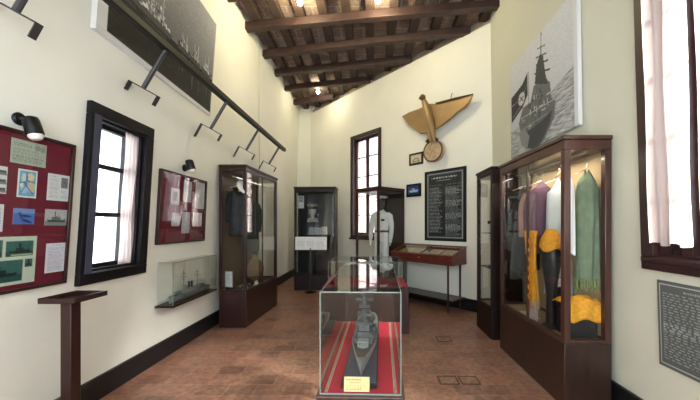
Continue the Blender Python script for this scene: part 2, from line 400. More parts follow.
# two pairs of small metal plates let into the tiles
def floor_plate(pts):
    ps = [floor_pt(*p) for p in pts]; c = sum(ps, Vector())/4
    x0 = (ps[0].x+ps[3].x)/2; x1 = (ps[1].x+ps[2].x)/2; y1 = (ps[0].y+ps[1].y)/2; y0 = (ps[2].y+ps[3].y)/2
    f = MB()
    for bx in ((x0, x1, y0, y0+.011), (x0, x1, y1-.011, y1), (x0, x0+.011, y0, y1), (x1-.011, x1, y0, y1)): f.box(*bx, -.01, .004)
    e = obj('plate_frame', f, M['slab_d'], fl); obj('plate', MB().box(x0+.011, x1-.011, y0+.011, y1-.011, -.01, .002), M['slab'], fl)
floor_plate([(437, 376.5), (456, 376), (459, 384), (440.5, 385)])
floor_plate([(458, 376.5), (476, 376.5), (481, 384.5), (462, 384.5)])
floor_plate([(435.5, 336.5), (449.5, 337), (452.5, 341.5), (438, 341.5)])
# skirtings
def bbspan(W, a0, a1, n=8, h=.215, t=.03):
    mb = MB()
    for i in range(n): wbox(W, a0+(a1-a0)*i/n, a0+(a1-a0)*(i+1)/n, 0, t, 0, h, mb)
    return clean(mb)
struct('baseboard_left', bbspan(LW, NEAR, 9.70), M['bb'], bevel=.004)
struct('baseboard_right', bbspan(RW, NEAR, C.y-.03, h=.2), M['bb'], bevel=.004)
struct('baseboard_back', bbspan(BW, .03, WL_-.03, 1), M['bb'], bevel=.004)
# ceiling: brick deck on joists on dark beams
ce = struct('ceiling', MB().box(-2.8, 2.5, NEAR, 10.1, DECK, DECK+.12), M['ceil'], smooth=False)
JB = 5.21
def yback(x): return B.y+(x-B.x)*(C.y-B.y)/(C.x-B.x)
for x in np.arange(-2.06, 2.0, .405):
    y1 = min(yback(x)+.1, 9.72)
    obj('joist', MB().box(x-.078, x+.078, NEAR, y1, JB, DECK), M['joist'], ce, bevel=.01)
def beam(pl, pr=None):
    l = P(*pl, F*3.5/(VY-pl[1])); l = Vector((XL+leanL(l.y)*5.05-.05, l.y, 5.05))
    if pr: r = P(*pr, F*3.5/(VY-pr[1])); r = Vector((r.x, r.y, 5.05))
    else: r = Vector((2.15, l.y-.57, 5.05))
    beam2(l, r)
def beam2(l, r):
    l, r = Vector(l), Vector(r); t = (r-l).normalized(); s = Vector((-t.y, t.x, 0)); r = r+t*.06
    k = 10; mb = MB()
    def fn(i, j):
        a = [(-.068, .035), (.068, .035), (.068, .165), (-.068, .165)][int(round(i*4)) % 4]
        return l+(r-l)*j+s*(a[0]+random.uniform(-.008, .008))+Vector((0, 0, a[1]+(random.uniform(-.01, .008) if a[1] < .1 else 0)))
    mb.grid(fn, 4, k, True); obj('beam', mb, M['beam'], ce, bevel=.012)
for y in (.0, .85, 1.68, 2.5, 3.3, 4.1): beam2((-2.3, y, 5.05), (2.1, y-.57, 5.05))
beam((226, 2.5)); beam((247.5, 33), (500, 11)); beam((264, 59.5), (467, 36.5)); beam((276, 77.5), (409, 64)); beam((287, 92.5), (367.5, 84)); beam((295, 106), (332, 100.5))
# ceiling lamp bulbs
bulbs = []
for i, (px, py, lab) in enumerate([(300, 3, 'bright bulb on the ceiling, left one of the two nearest the top edge'), (378, 1, 'bright bulb on the ceiling above the middle of the room, right of its twin'), (318, 92, 'small bright bulb at the far end of the beamed ceiling by the wall corner')]):
    p = P(px, py, F*3.56/(VY-py)); t = thing('ceiling_bulb', lab, 'light bulb', (p.x, p.y, JB), 'bulbs on the ceiling')
    obj('socket', MB().lathe((p.x, p.y, JB-.05), [(.02, 0), (.025, .02), (.045, .04), (.05, .05)], 12), M['lens'], t)
    obj('bulb', MB().lathe((p.x, p.y, JB-.14), [(0, 0), (.025, .006), (.042, .03), (.044, .05), (.03, .075), (.02, .09)], 12), M['bulb'], t)
    bulbs.append(p)
for p, e_ in zip(bulbs, (32, 32, 9)):
    l = bpy.data.lights.new('bulb_light', 'POINT'); l.energy = e_; l.color = (1, .86, .48); l.shadow_soft_size = .06
    o = bpy.data.objects.new('bulb_light', l); COL.objects.link(o); o.location = (p.x, p.y, JB-.22)
# conduit down the left wall
a, z = LW.hit(258.6, 60, .01); a2, z2 = LW.hit(259.5, 164, .01)
struct('trim_2', MB().tube([LW.pt(a, .008, DECK-.02), LW.pt((a+a2)/2, .008, (z+z2)/2), LW.pt(a2, .008, z2), LW.pt(a2, .008, 2.3)], .008, 6), M['cable'])

# ------------------------------------------------------------------ windows
def casing_frame(W, q, width, w0, w1, mb=None):
    a0, a1 = min(q[0], q[1]), max(q[0], q[1]); mb = mb or MB()
    wbox(W, a0, a1, w0, w1, q[3]-width, q[3], mb); wbox(W, a0, a1, w0, w1, q[2], q[2]+width, mb)
    wbox(W, a0, a0+width, w0, w1, q[2]+width, q[3]-width, mb); wbox(W, a1-width, a1, w0, w1, q[2]+width, q[3]-width, mb); return mb
def ring(W, a0, a1, z0, z1, t, w0, w1): return casing_frame(W, (a0, a1, z0, z1), t, w0, w1)
def curtain(name, label, W, a0, a1, z0, z1, w, folds, amp, m, taper=0., group=None):
    def fn(u, v):
        k = 1-taper*(v**2); c = (a0+a1)/2; a = c+(a0+(a1-a0)*u-c)*k
        return W.pt(a, w+amp*math.sin(u*folds*2*PI+.6*math.sin(3*v))+.006*math.sin(9*v+u*7), z1+(z0-z1)*v+.012*math.sin(u*13)*v)
    return tag(obj(name, MB().grid(fn, folds*10, 16), m), label, 'curtain', group)
# window 1: left wall
w1 = struct('window_1', casing_frame(LW, q1, .1, 0, .045), M['casing'], bevel=.006)
a0, a1, z0, z1 = hl
obj('window_stop', ring(LW, a0, a1, z0, z1, .025, -.2, .0), M['casing'], w1)
sz0, sz1 = z0+.02, z1-.02
f = ring(LW, a0+.02, a1-.02, sz0, sz1, .04, -.1, -.06)
for py in (166.5, 214.5):
    z = LW.hit(101, py, -.08)[1]; wbox(LW, a0+.05, a1-.05, -.095, -.065, z-.02, z+.02, f)
sash = obj('sash', f, M['casing'], w1, bevel=.003)
obj('pane', wbox(LW, a0+.04, a1-.04, -.083, -.079, sz0+.02, sz1-.02), M['winglass'], sash)
k = obj('inner_stile', wbox(LW, q1[0]+.035, q1[0]+.10, .0, .05, z0, z1), M['shutter'], w1); k['label'] = 'blue-grey inner stile'
obj('sill', wbox(LW, q1[0]+.02, q1[1]-.02, 0, .06, z0-.03, z0), M['casing'], w1, bevel=.004)
curtain('curtain', 'narrow pinkish net curtain at the right side of the black left-wall window', LW, a1-.20, a1-.03, z0+.02, z1-.01, -.03, 4, .010, M['curt'])
# window 2: oblique back wall
w2 = struct('window_2', casing_frame(BW, q2, .09, 0, .04), M['casing_r'], bevel=.006)
a0, a1, z0, z1 = hb; am = (a0+a1)/2
obj('window_stop', ring(BW, a0, a1, z0, z1, .02, -.2, 0), M['casing_r'], w2)
for s0, s1 in ((a0+.015, am-.003), (am+.003, a1-.015)):
    f = ring(BW, s0, s1, z0+.015, z1-.015, .045, -.09, -.05)
    for i in range(1, 5): zz = z0+(z1-z0)*i/5; wbox(BW, s0+.04, s1-.04, -.085, -.055, zz-.012, zz+.012, f)
    sash = obj('sash', f, M['casing_r'], w2, bevel=.003)
    obj('pane', wbox(BW, s0+.03, s1-.03, -.072, -.068, z0+.04, z1-.04), M['winglass'], sash)
obj('sill', wbox(BW, q2[0]-.02, q2[1]+.02, 0, .07, q2[2]-.03, q2[2]+.02), M['casing_r'], w2, bevel=.004)
curtain('curtain', 'white net curtain behind the panes of the tall far window', BW, a0+.02, a1-.02, z0+.02, z1-.02, -.15, 9, .012, M['curt_w'])
# window 3: right wall
w3 = struct('window_3', casing_frame(RW, q3, .1, 0, .05), M['casing_r'], bevel=.006)
a0, a1, z0, z1 = hr
obj('window_stop', ring(RW, a0, a1, z0, z1, .025, -.2, 0), M['casing_r'], w3)
mid = RW.hit(686, 20, -.06)[0]
for s0, s1 in ((a0+.02, mid-.03), (mid+.03, a1-.02)):
    f = ring(RW, s0, s1, z0+.02, z1-.02, .045, -.12, -.08)
    wbox(RW, s0+.04, s1-.04, -.115, -.085, z0+.05, z0+.13, f)
    for i in range(1, 5): zz = z0+.1+(z1-z0-.1)*i/5; wbox(RW, s0+.04, s1-.04, -.11, -.09, zz-.012, zz+.012, f)
    sash = obj('sash', f, M['casing_r'], w3, bevel=.003); obj('pane', wbox(RW, s0+.03, s1-.03, -.102, -.098, z0+.12, z1-.04), M['winglass'], sash)
obj('mullion', wbox(RW, mid-.035, mid+.035, -.14, -.02, z0, z1), M['casing_r'], w3, bevel=.004)
obj('sill', wbox(RW, q3[1]+.02, q3[0]-.02, 0, .07, z0-.035, z0), M['casing_r'], w3, bevel=.004)
obj('latch', MB().tube([RW.pt(mid-.01, -.015, 1.62), RW.pt(mid, .01, 1.62), RW.pt(mid+.015, .015, 1.58), RW.pt(mid+.03, .01, 1.545), RW.pt(mid+.05, .01, 1.56)], .005, 6), M['lens'], w3)
cw = .075; cz = RW.hit(670, 245, cw)[1]
curtain('curtain', 'pinkish white curtain gathered in the left leaf of the large right-hand window', RW, RW.hit(643.5, 40, cw)[0], RW.hit(688, 40, cw)[0], cz, z1+.03, cw, 4, .014, M['curt'], .03)
curtain('curtain', 'pinkish white curtain cut off by the right edge of the photograph', RW, RW.hit(696, 40, cw)[0], a0-.02, cz, z1+.03, cw, 4, .014, M['curt'], .03)

# ------------------------------------------------------------------ left wall: pinboards, papers, lamps
def pinboard(q, label, name='pinboard'):
    a0, a1, z0, z1 = q; p = LW.pt((a0+a1)/2, 0, z0); t = thing(name, label, 'noticeboard', p)
    obj('backing', wbox(LW, a0+.01, a1-.01, .002, .02, z0+.01, z1-.01), M['maroon'], t)
    obj('frame', casing_frame(LW, q, .022, .002, .04), M['wood_d'], t, bevel=.004)
    obj('glass_cover', wbox(LW, a0+.02, a1-.02, .031, .034, z0+.02, z1-.02), M['glass'], t)
    return t
hh = [LW.hit(77.5, 145.5, .04), LW.hit(66.5, 283, .04)]
qb1 = (1.45, (hh[0][0]+hh[1][0])/2, hh[1][1], hh[0][1])
pinboard(qb1, 'large maroon noticeboard under glass at the left edge, with a spotlight above it')
qb2 = quad(LW, [(161.8, 168.7), (207.6, 181), (205, 239.5), (158, 246.6)], .04)
pinboard(qb2, 'smaller maroon noticeboard between the left window and the left display cabinet')
def doc(pts, cv, label, w=.027, name='paper_sheet', cat='paper', group=None, W=LW, m='print', thick=.002):
    q = quad(W, pts, w); px_map(cv, W, q, w)
    return tag(wall_panel(name, W, q, w, thick, cv, M[m]), label, cat, group)
G1 = 'papers on the large noticeboard'; G2 = 'papers on the small noticeboard'
cv = Canvas(60, 40, (178, 188, 172)); cv.text(.06, .1, .6, .3, 2, (110, 115, 108)); cv.text(.06, .34, .94, .93, 9, (110, 118, 112)); cv.ell(.72, .22, .085, .13, (150, 152, 150)); cv.ell(.88, .24, .085, .13, (150, 152, 150))
doc([(12, 137), (47, 146), (45.5, 168), (10, 162)], cv, 'wide grey-green certificate with two round seals at the top of the large noticeboard', group=G1)
cv = Canvas(34, 46, (236, 236, 232)); cv.rect(.07, .06, .93, .95, (120, 176, 214)); 
for x, y, rx, ry, c in ((.3, .3, .12, .16, (206, 222, 214)), (.65, .25, .2, .13, (226, 214, 170)), (.72, .6, .2, .22, (206, 200, 170)), (.35, .72, .18, .14, (160, 206, 232)), (.2, .55, .08, .1, (232, 232, 210))): cv.ell(x, y, rx, ry, c)
cv.line([(.1, .5), (.35, .45), (.5, .62), (.8, .85)], 1.4, (40, 70, 120)); cv.line([(.45, .1), (.5, .4), (.9, .45)], 1.2, (40, 70, 120)); cv.line([(.15, .85), (.4, .6), (.45, .2)], 1.2, (60, 80, 110))
doc([(19, 168.5), (38, 171.2), (35.7, 198.3), (16.3, 197)], cv, 'blue coloured map sheet on the large noticeboard', name='map_sheet', cat='map', group=G1)
cv = Canvas(36, 46, (226, 228, 232)); cv.text(.1, .06, .45, .1, 1, (120, 90, 90)); cv.text(.1, .14, .55, .92, 15, (150, 152, 160)); cv.rect(.62, .1, .92, .5, (96, 100, 108)); cv.text(.64, .12, .9, .48, 6, (180, 182, 188)); cv.text(.62, .56, .92, .92, 6, (160, 162, 170))
doc([(48.5, 173), (69.8, 176.3), (67.8, 202), (46.5, 199.6)], cv, 'white text sheet with a small dark picture, right of the blue map', group=G1)
cv = Canvas(26, 40, (228, 230, 232))
for y in (.15, .48, .78): cv.rect(.35, y, .95, y+.14, (84, 88, 96)); cv.rect(.3, y+.1, .98, y+.17, (130, 134, 140))
doc([(-9, 164), (8, 167.3), (6, 193), (-11, 193.5)], cv, 'white sheet with three dark ship profiles, at the left edge on the large noticeboard', group=G1)
cv = Canvas(36, 26, (84, 118, 190)); cv.rect(0, 0, 1, .3, (122, 150, 206)); cv.poly([(.2, .42), (.5, .36), (.85, .46), (.85, .56), (.4, .54)], (30, 50, 110)); cv.line([(.3, .25), (.36, .62), (.8, .85)], 2.2, (24, 44, 104)); cv.line([(.2, .3), (.55, .5)], 1.6, (24, 40, 96)); cv.line([(.35, .75), (.85, .9)], 1.6, (24, 44, 104))
doc([(14, 208.3), (35, 209), (34, 224), (12.5, 224.5)], cv, 'small blue photograph of a floatplane on the large noticeboard', name='photo_print', cat='photograph', group=G1)
cv = Canvas(40, 28, (186, 190, 190)); cv.rect(0, .72, 1, 1, (132, 140, 142)); cv.poly([(.08, .62), (.2, .66), (.85, .64), (.95, .56), (.9, .78), (.14, .78)], (70, 76, 78)); cv.rect(.3, .48, .7, .66, (110, 116, 118)); cv.line([(.45, .14), (.45, .6)], 1.3, (80, 84, 86)); cv.line([(.62, .24), (.62, .6)], 1.2, (80, 84, 86)); cv.rect(.5, .38, .56, .6, (90, 94, 96)); cv.noise(4)
doc([(46, 209), (67.5, 210), (66, 225.6), (44, 225.4)], cv, 'small grey photograph of a steamship, right of the floatplane picture', name='photo_print', cat='photograph', group=G1)
cv = Canvas(22, 34, (214, 216, 226)); cv.text(.1, .06, .9, .94, 12, (150, 152, 166))
doc([(-14, 203), (4.3, 204.8), (2.3, 231.5), (-16, 232)], cv, 'pale text sheet cut by the left edge, left of the floatplane picture', group=G1)
cv = Canvas(64, 70, (206, 218, 200)); qp = [(-30, 236), (37.6, 237.5), (33.5, 283), (-34, 290.5)]
for x0, y0, x1, y1 in ((.06, .06, .46, .42), (.5, .1, .94, .42), (.06, .48, .78, .94), (.82, .48, .95, .66)):
    cv.rect(x0, y0, x1, y1, (58, 104, 98)); cv.rect(x0, y0+(y1-y0)*.66, x1, y1, (38, 76, 74)); xm = (x1-x0)
    cv.poly([(x0+.1*xm, y0+.6*(y1-y0)), (x1-.1*xm, y0+.58*(y1-y0)), (x1-.15*xm, y0+.74*(y1-y0)), (x0+.15*xm, y0+.74*(y1-y0))], (20, 40, 42))
    cv.line([(x0+.5*xm, y0+.15*(y1-y0)), (x0+.5*xm, y0+.6*(y1-y0))], 1.6, (20, 40, 42)); cv.rect(x0+.35*xm, y0+.42*(y1-y0), x0+.65*xm, y0+.6*(y1-y0), (30, 54, 54))
cv.line([(.6, .38), (.92, .38)], 2, (170, 190, 150)); cv.noise(5)
doc(qp, cv, 'large greenish sheet of four ship photographs at the bottom of the large noticeboard', name='photo_sheet', cat='photograph', group=G1)
cv = Canvas(32, 44, (226, 226, 238)); cv.text(.3, .04, .7, .1, 1, (120, 122, 140)); cv.text(.1, .14, .9, .95, 16, (150, 152, 172))
doc([(46.8, 243.5), (67.3, 242.6), (65.2, 271), (44.3, 273)], cv, 'white typed sheet at the lower right of the large noticeboard', group=G1)
# small board
cv = Canvas(22, 30, (216, 216, 220)); cv.rect(.2, .2, .8, .8, (150, 150, 158)); cv.ell(.5, .5, .2, .25, (110, 110, 118))
doc([(171.4, 187.6), (179.8, 189.3), (179.3, 205), (171.0, 204.4)], cv, 'sheet with a grey picture, upper left on the small noticeboard', group=G2)
cv = Canvas(22, 40, (208, 208, 214)); cv.text(.1, .06, .9, .94, 16, (150, 150, 160))
doc([(184, 180.8), (191.9, 182), (191.2, 202.3), (183.4, 201.6)], cv, 'long typed sheet, upper middle on the small noticeboard', group=G2)
cv = Canvas(22, 30, (212, 212, 218)); cv.text(.1, .06, .9, .94, 12, (160, 160, 170))
doc([(172, 212.8), (179.6, 212.6), (179, 226), (171.6, 226.4)], cv, 'short typed sheet, lower left on the small noticeboard', group=G2)
cv = Canvas(22, 40, (214, 214, 220)); cv.text(.1, .06, .9, .94, 16, (165, 165, 175))
doc([(182.3, 211.8), (190.1, 212.2), (189.5, 232.8), (181.6, 233.6)], cv, 'long typed sheet, lower middle on the small noticeboard', group=G2)
cv = Canvas(22, 30, (226, 222, 226)); cv.text(.1, .06, .9, .94, 10, (196, 180, 188))  # window reflection in the board's glass, put in as a pale printed panel
doc([(195.8, 181.6), (204.8, 183.6), (204, 209), (195.2, 208.6)], cv, 'painted window reflection, upper right on the small noticeboard', group=G2)
cv = Canvas(26, 26, (226, 218, 222)); cv.text(.1, .06, .9, .94, 8, (196, 170, 180))  # lower part of the window reflection, also painted as a pale panel
doc([(193.2, 212.6), (202, 213.0), (201.5, 226.2), (192.6, 226.6)], cv, 'painted window reflection, lower right on the small noticeboard', group=G2)

def spotlight(px, py, pb, label, s=1.):
    """wall lamp: px,py of its foot; pb pixel of the lens"""
    a, z = LW.hit(px, py, 0); f = LW.pt(a, 0, z); t = thing('wall_spotlight', label, 'spotlight', f)
    obj('wall_plate', MB().lathe(f, [(.045*s, 0), (.05*s, .012), (.04*s, .024)], 16, (1, 0, 0)), M['black'], t)
    a2, z2 = LW.hit(pb[0], pb[1], .17*s); e = LW.pt(a2, .17*s, z2); top = e+Vector((-.035, -.01, .14))*s
    obj('arm', MB().tube([f+Vector((.015, 0, 0)), f+Vector((.06*s, .02*s, 0)), top+Vector((-.02, 0, -.03*s)), top+Vector((0, 0, -.04*s))], .022*s, 10), M['black'], t)
    ax = (e-top).normalized()
    obj('body', MB().lathe(top, [(.02*s, -.01), (.045*s, 0), (.05*s, .02), (.053*s, .125*s), (.05*s, .13*s)], 18, ax), M['black'], t)
    obj('lens', MB().lathe(top, [(.046*s, .12*s), (.045*s, .145*s), (.03*s, .165*s), (0, .172*s)], 16, ax), M['lens'], t)
spotlight(18, 119, (36, 137), 'black spotlight with a white lens mounted above the large noticeboard', .85)
spotlight(184, 168, (192, 171), 'small black spotlight above the smaller noticeboard', .9)

# large ship photograph, left wall
w = .05; hh = [LW.hit(90.5, 28.5, w), LW.hit(213.3, 114.5, w), LW.hit(216, 24, w)]
q = (hh[0][0]+.045, (hh[1][0]+hh[2][0])/2, (hh[0][1]+hh[1][1])/2, hh[2][1])
cv = Canvas(200, 130, (70, 72, 76)); px_map(cv, LW, q, w)
g = np.clip(118-70*cv.V+50*cv.U, 40, 165); cv.a[:] = g[..., None]*np.array((1, 1.0, 1.03))
wl = .62; cv.rect(0, wl, 1, 1, (15, 16, 18)); cv.poly([(0, .2), (.2, .5), (.3, wl), (0, wl)], (22, 23, 25))
for i in range(150):
    x = random.random(); y = wl+random.random()**.7*(1-wl); cv.rect(x, y, x+random.uniform(.01, .05), y+.008, (46, 48, 52), .5)
for i in range(26):
    x = random.uniform(.55, 1); cv.rect(x, wl+.03, x+.008, wl+random.uniform(.06, .28), (110, 112, 116), .45)
cv.tr = lambda x, y: (x, y); rr = random.Random(11)
for cx_, wd_, hh_, n_ in ((.17, .10, .10, 26), (.36, .22, .15, 90), (.62, .10, .08, 30), (.76, .10, .09, 30), (.90, .10, .10, 34)):
    cv.poly([(cx_-wd_*.62, wl+.012), (cx_-wd_*.7, wl-.035), (cx_+wd_*.62, wl-.03), (cx_+wd_*.55, wl+.012)], (64, 66, 69))
    for i in range(n_):
        x = cx_+rr.gauss(0, wd_*.26); hmax = hh_*math.exp(-((x-cx_)/(wd_*.3))**2); y = wl-.03-rr.random()*hmax
        cv.rect(x-rr.uniform(.003, .012), y-rr.uniform(.006, .028), x+rr.uniform(.003, .010), y, rr.choice(((208, 208, 206), (176, 177, 178), (120, 122, 124), (40, 42, 44))))
    for k_ in range(2):
        x = cx_+wd_*(.22*(2*k_-1)); m_ = hh_*rr.uniform(1.5, 2.3); cv.line([(x, wl-.03), (x, wl-.03-m_)], 1.3, (170, 171, 172)); cv.line([(x-.014, wl-.03-m_*.7), (x+.014, wl-.03-m_*.7)], 1., (150, 151, 152))
        cv.line([(x, wl-.03-m_), (x+.07*(1-2*k_), wl-.03)], .8, (104, 106, 108))
    cv.rect(cx_-wd_*.4, wl+.03, cx_+wd_*.4, wl+.05, (60, 62, 64), .7)
cv.noise(7); cv.rect(0, 0, .055, 1, (226, 226, 228)); cv.rect(0, .965, 1, 1, (214, 216, 220)); cv.rect(.99, 0, 1, 1, (180, 180, 180))
tag(wall_panel('ship_photograph', LW, q, w, .045, cv, M['printgl']), 'large dark photograph of ships at night, high on the left wall behind the rail', 'photograph')

# the long rail on brackets
def rail():
    xo = -1.90; zr = EYE+.867*-xo; d1 = F*-xo/(VX-284.5); t = thing('wall_rail', 'long dark rail on five forked brackets running high along the left wall', 'rail', (xo, 4.2, zr-.45))
    obj('rail_bar', MB().box(xo-.034, xo+.034, .9, d1, zr-.034, zr+.034), M['black'], t, bevel=.008)
    for px in (51, 166, 226.7, 258.7, 279.3):
        d = F*-xo/(VX-px); ar = Vector((-.215, 0, -.39)); top = Vector((xo, d, zr-.02)); e = Vector((xo-.21, d, zr-.377)); an = ar.normalized(); bn = Vector((-an.z, 0, an.x))
        if bn.x < 0: bn = -bn
        br = obj('bracket', MB().tube([top, (top+e)/2, e], .02, 8), M['steel'], t)
        Lc, Rc = e-bn*.135, e+bn*.16
        k_ = (XL+leanL(d)*2.85+.004-Lc.x)/an.x; k_ = max(.05, min(.2, k_)); pl = Lc+an*k_; pr = Rc+an*.095
        def strip(p, q, nrm):
            h = Vector((0, .021, 0)); n_ = nrm*.0045
            return MB().add([p-h-n_, p+h-n_, p+h+n_, p-h+n_, q-h-n_, q+h-n_, q+h+n_, q-h+n_], [(0, 3, 2, 1), (4, 5, 6, 7), (0, 1, 5, 4), (1, 2, 6, 5), (2, 3, 7, 6), (3, 0, 4, 7)])
        k = MB()
        for q_ in (strip(Lc-bn*.0045, Rc+bn*.0045, an), strip(Lc-an*.004, pl, bn), strip(Rc-an*.004, pr, bn)): k.add(q_.v, q_.f)
        obj('fork', k, M['steel'], br)
rail()

# ------------------------------------------------------------------ ship models
def ship(root, fr, L_, beam, kind):
    """fr: maps (along, across, up) to world; bow at along=0"""
    def hull(u, v):
        a = u*2*PI; t = v; x = t*L_
        half = beam/2*min(1, (max(t, 0.0)/.3)**.65)*(1-.35*max(0, (t-.8)/.2)**2); half = max(half, .0015)
        hgt = L_*(.060+.028*max(0, .35-t)); s_ = math.sin(a); c = math.cos(a)
        yy = half*(abs(c)**.6)*(1 if c > 0 else -1); zz = hgt if s_ >= -.05 else hgt*(1-abs(s_)**1.3)
        if s_ < -.05: yy *= (.86+.14*(1+s_))
        return fr(x, yy, zz)
    kk = M['grey_ship']
    obj('hull', MB().grid(hull, 20, 24, True), kk, root)
    dk = L_*.062; b = beam
    def dkp(u, v):
        t_ = .035+.93*v; half = beam/2*min(1, (t_/.3)**.65)*(1-.35*max(0, (t_-.8)/.2)**2)*.86
        return fr(t_*L_, half*(2*u-1), L_*(.0606+.028*max(0, .35-t_)))
    obj('deck', MB().grid(dkp, 4, 24), M['ship_deck_d'], root)
    bx = lambda m, x0, x1, y0, y1, z0, z1: (lambda q_: m.add(q_.v, q_.f))(MB().box(x0*L_, x1*L_, y0*b, y1*b, dk+z0*L_, dk+z1*L_).map(fr))
    cy = lambda m, x, y, r, z0, z1, r2=None, n=10: (lambda q_: m.add(q_.v, q_.f))(MB().lathe((x*L_, y*b, 0), [(r*L_, dk+z0*L_), ((r2 or r)*L_, dk+z1*L_)], n).map(fr))
    ln = lambda m, p0, p1, r: (lambda q_: m.add(q_.v, q_.f))(MB().tube([(p0[0]*L_, p0[1]*b, dk+p0[2]*L_), (p1[0]*L_, p1[1]*b, dk+p1[2]*L_)], r*L_, 5).map(fr))
    s = MB(); bx(s, .27, .62, -.32, .32, -.01, .022); bx(s, .30, .40, -.26, .26, .022, .045); bx(s, .32, .38, -.2, .2, .045, .075); bx(s, .48, .58, -.24, .24, .022, .04); bx(s, .66, .72, -.22, .22, -.01, .035)
    for i in range(5): bx(s, .42+.03*i, .435+.03*i, .36, .46, .0, .02); bx(s, .42+.03*i, .435+.03*i, -.46, -.36, 0, .02)
    rr = random.Random(3 if kind == 'cruiser' else 4)
    for i in range(46):
        x = rr.uniform(.24, .74); y = rr.choice((-1, 1))*rr.uniform(.08, .36); w_ = rr.uniform(.004, .014); zt_ = rr.uniform(.012, .05); bx(s, x, x+w_, y-.05, y+.05, 0, zt_)
    for i in range(12):
        x = .28+.03*i
        for y in (-.33, .33): ln(s, (x, y, 0), (x, y, .045), .0016)
    for y in (-.33, .33): ln(s, (.28, y, .044), (.61, y, .044), .0016)
    obj('superstructure', s, M['white_ship'] if kind == 'cruiser' else M['ship_mid'], root)
    if kind == 'cruiser':
        for x in (.46, .53):
            f = MB(); cy(f, x, 0, .016, .02, .10, .014); cy(f, x, 0, .0175, .098, .104); obj('funnel', f, M['grey_ship_d'], root)
        mts = ((.33, .24), (.68, .22))
    else:
        f = MB(); cy(f, .55, 0, .03, .02, .11, .026); cy(f, .55, 0, .031, .108, .118, .024); obj('funnel', f, M['grey_ship_d'], root)
        tw = MB(); cy(tw, .36, 0, .034, .04, .15, .022); bx(tw, .325, .39, -.34, .34, .075, .088); bx(tw, .335, .385, -.28, .28, .115, .13); bx(tw, .34, .38, -.22, .22, .155, .17); cy(tw, .36, 0, .020, .17, .22, .014); bx(tw, .352, .368, -.36, .36, .19, .2); cy(tw, .36, 0, .024, .22, .235)
        obj('control_tower', tw, M['grey_ship_d'], root); mts = ((.372, .30), (.60, .2))
    for x, h_ in mts:
        m_ = MB(); ln(m_, (x, 0, .02), (x, 0, h_), .0032); ln(m_, (x, -.42, h_*.72), (x, .42, h_*.72), .0018); ln(m_, (x, -.3, h_*.86), (x, .3, h_*.86), .0016); cy(m_, x, 0, .008, h_*.6, h_*.64)
        ln(m_, (x, 0, h_), (x-.14, 0, .02), .0009); ln(m_, (x, 0, h_), (x+.16, 0, .02), .0009); obj('mast', m_, M['grey_ship_d'], root)
    for x, sgn in ((.2, -1), (.80, 1)):
        t_ = MB(); cy(t_, x, 0, .03, -.01, .012, .028); bx(t_, x-.03, x+.03, -.2, .2, .01, .036)
        for y in (-.12, 0, .12): ln(t_, (x, y, .024), (x+sgn*.085, y, .03), .004)
        obj('gun_turret', t_, M['ship_lt' if kind == 'pocket' else 'grey_ship'], root, bevel=.001)
    for y in (-.38, .38):
        bt = MB(); q_ = MB().ball((.6*L_, y*b, dk+.03*L_), .012*L_, 8, 3.0, 1, 1).map(fr); bt.add(q_.v, q_.f); obj('lifeboat', bt, M['white_ship'], root)
# shelf case on the left wall
d0, d1, xf, zb, zt = 3.47, 4.43, -2.225, .655, 1.135
xw = lambda d, z: XL+leanL(d)*z
t = thing('model_shelf_case', 'glass shelf case with a small ship model, under the smaller noticeboard', 'display case', (xf-.1, (d0+d1)/2, zb-.02))
k = MB().prism([(xw(d0, zb), d0-.02, zb-.022), (xf+.012, d0-.01, zb-.022), (xf+.012, d1+.01, zb-.022), (xw(d1, zb), d1+.01, zb-.022)], (0, 0, .022)); obj('shelf', k, M['wood_k'], t, bevel=.003)
for p0, p1 in (((xf, d0), (xf, d1)), ((xw(d0, 1)+.005, d0), (xf, d0)), ((xw(d1, 1)+.005, d1), (xf, d1))):
    if p0[0] == p1[0]: k = MB().box(p0[0]-.004, p0[0], d0, d1, zb, zt)
    else: k = MB().box(p0[0], p1[0], p0[1]-.002, p0[1]+.002, zb, zt)
    obj('glass_pane', k, M['acryl'], t)
obj('glass_top', MB().box(xw(d0, zt)+.01, xf, d0, d1, zt, zt+.004), M['acryl'], t)
k = MB()
for d in (d0, d1): k.box(xf-.006, xf, d-.003, d+.003, zb, zt)
k.box(xf-.006, xf, d0, d1, zt-.003, zt+.004); k.box(xw(d0, zt)+.01, xf, d0-.003, d0+.003, zt-.002, zt+.004); obj('glass_edging', k, M['edge'], t)
t = thing('ship_model', 'small grey two-funnelled ship model inside the glass shelf case on the left wall', 'model ship', (-2.315, 3.58, zb))
ship(t, lambda a, b, c: (-2.312+b, 3.53+a, zb+.006+c*1.35), .84, .095, 'cruiser')

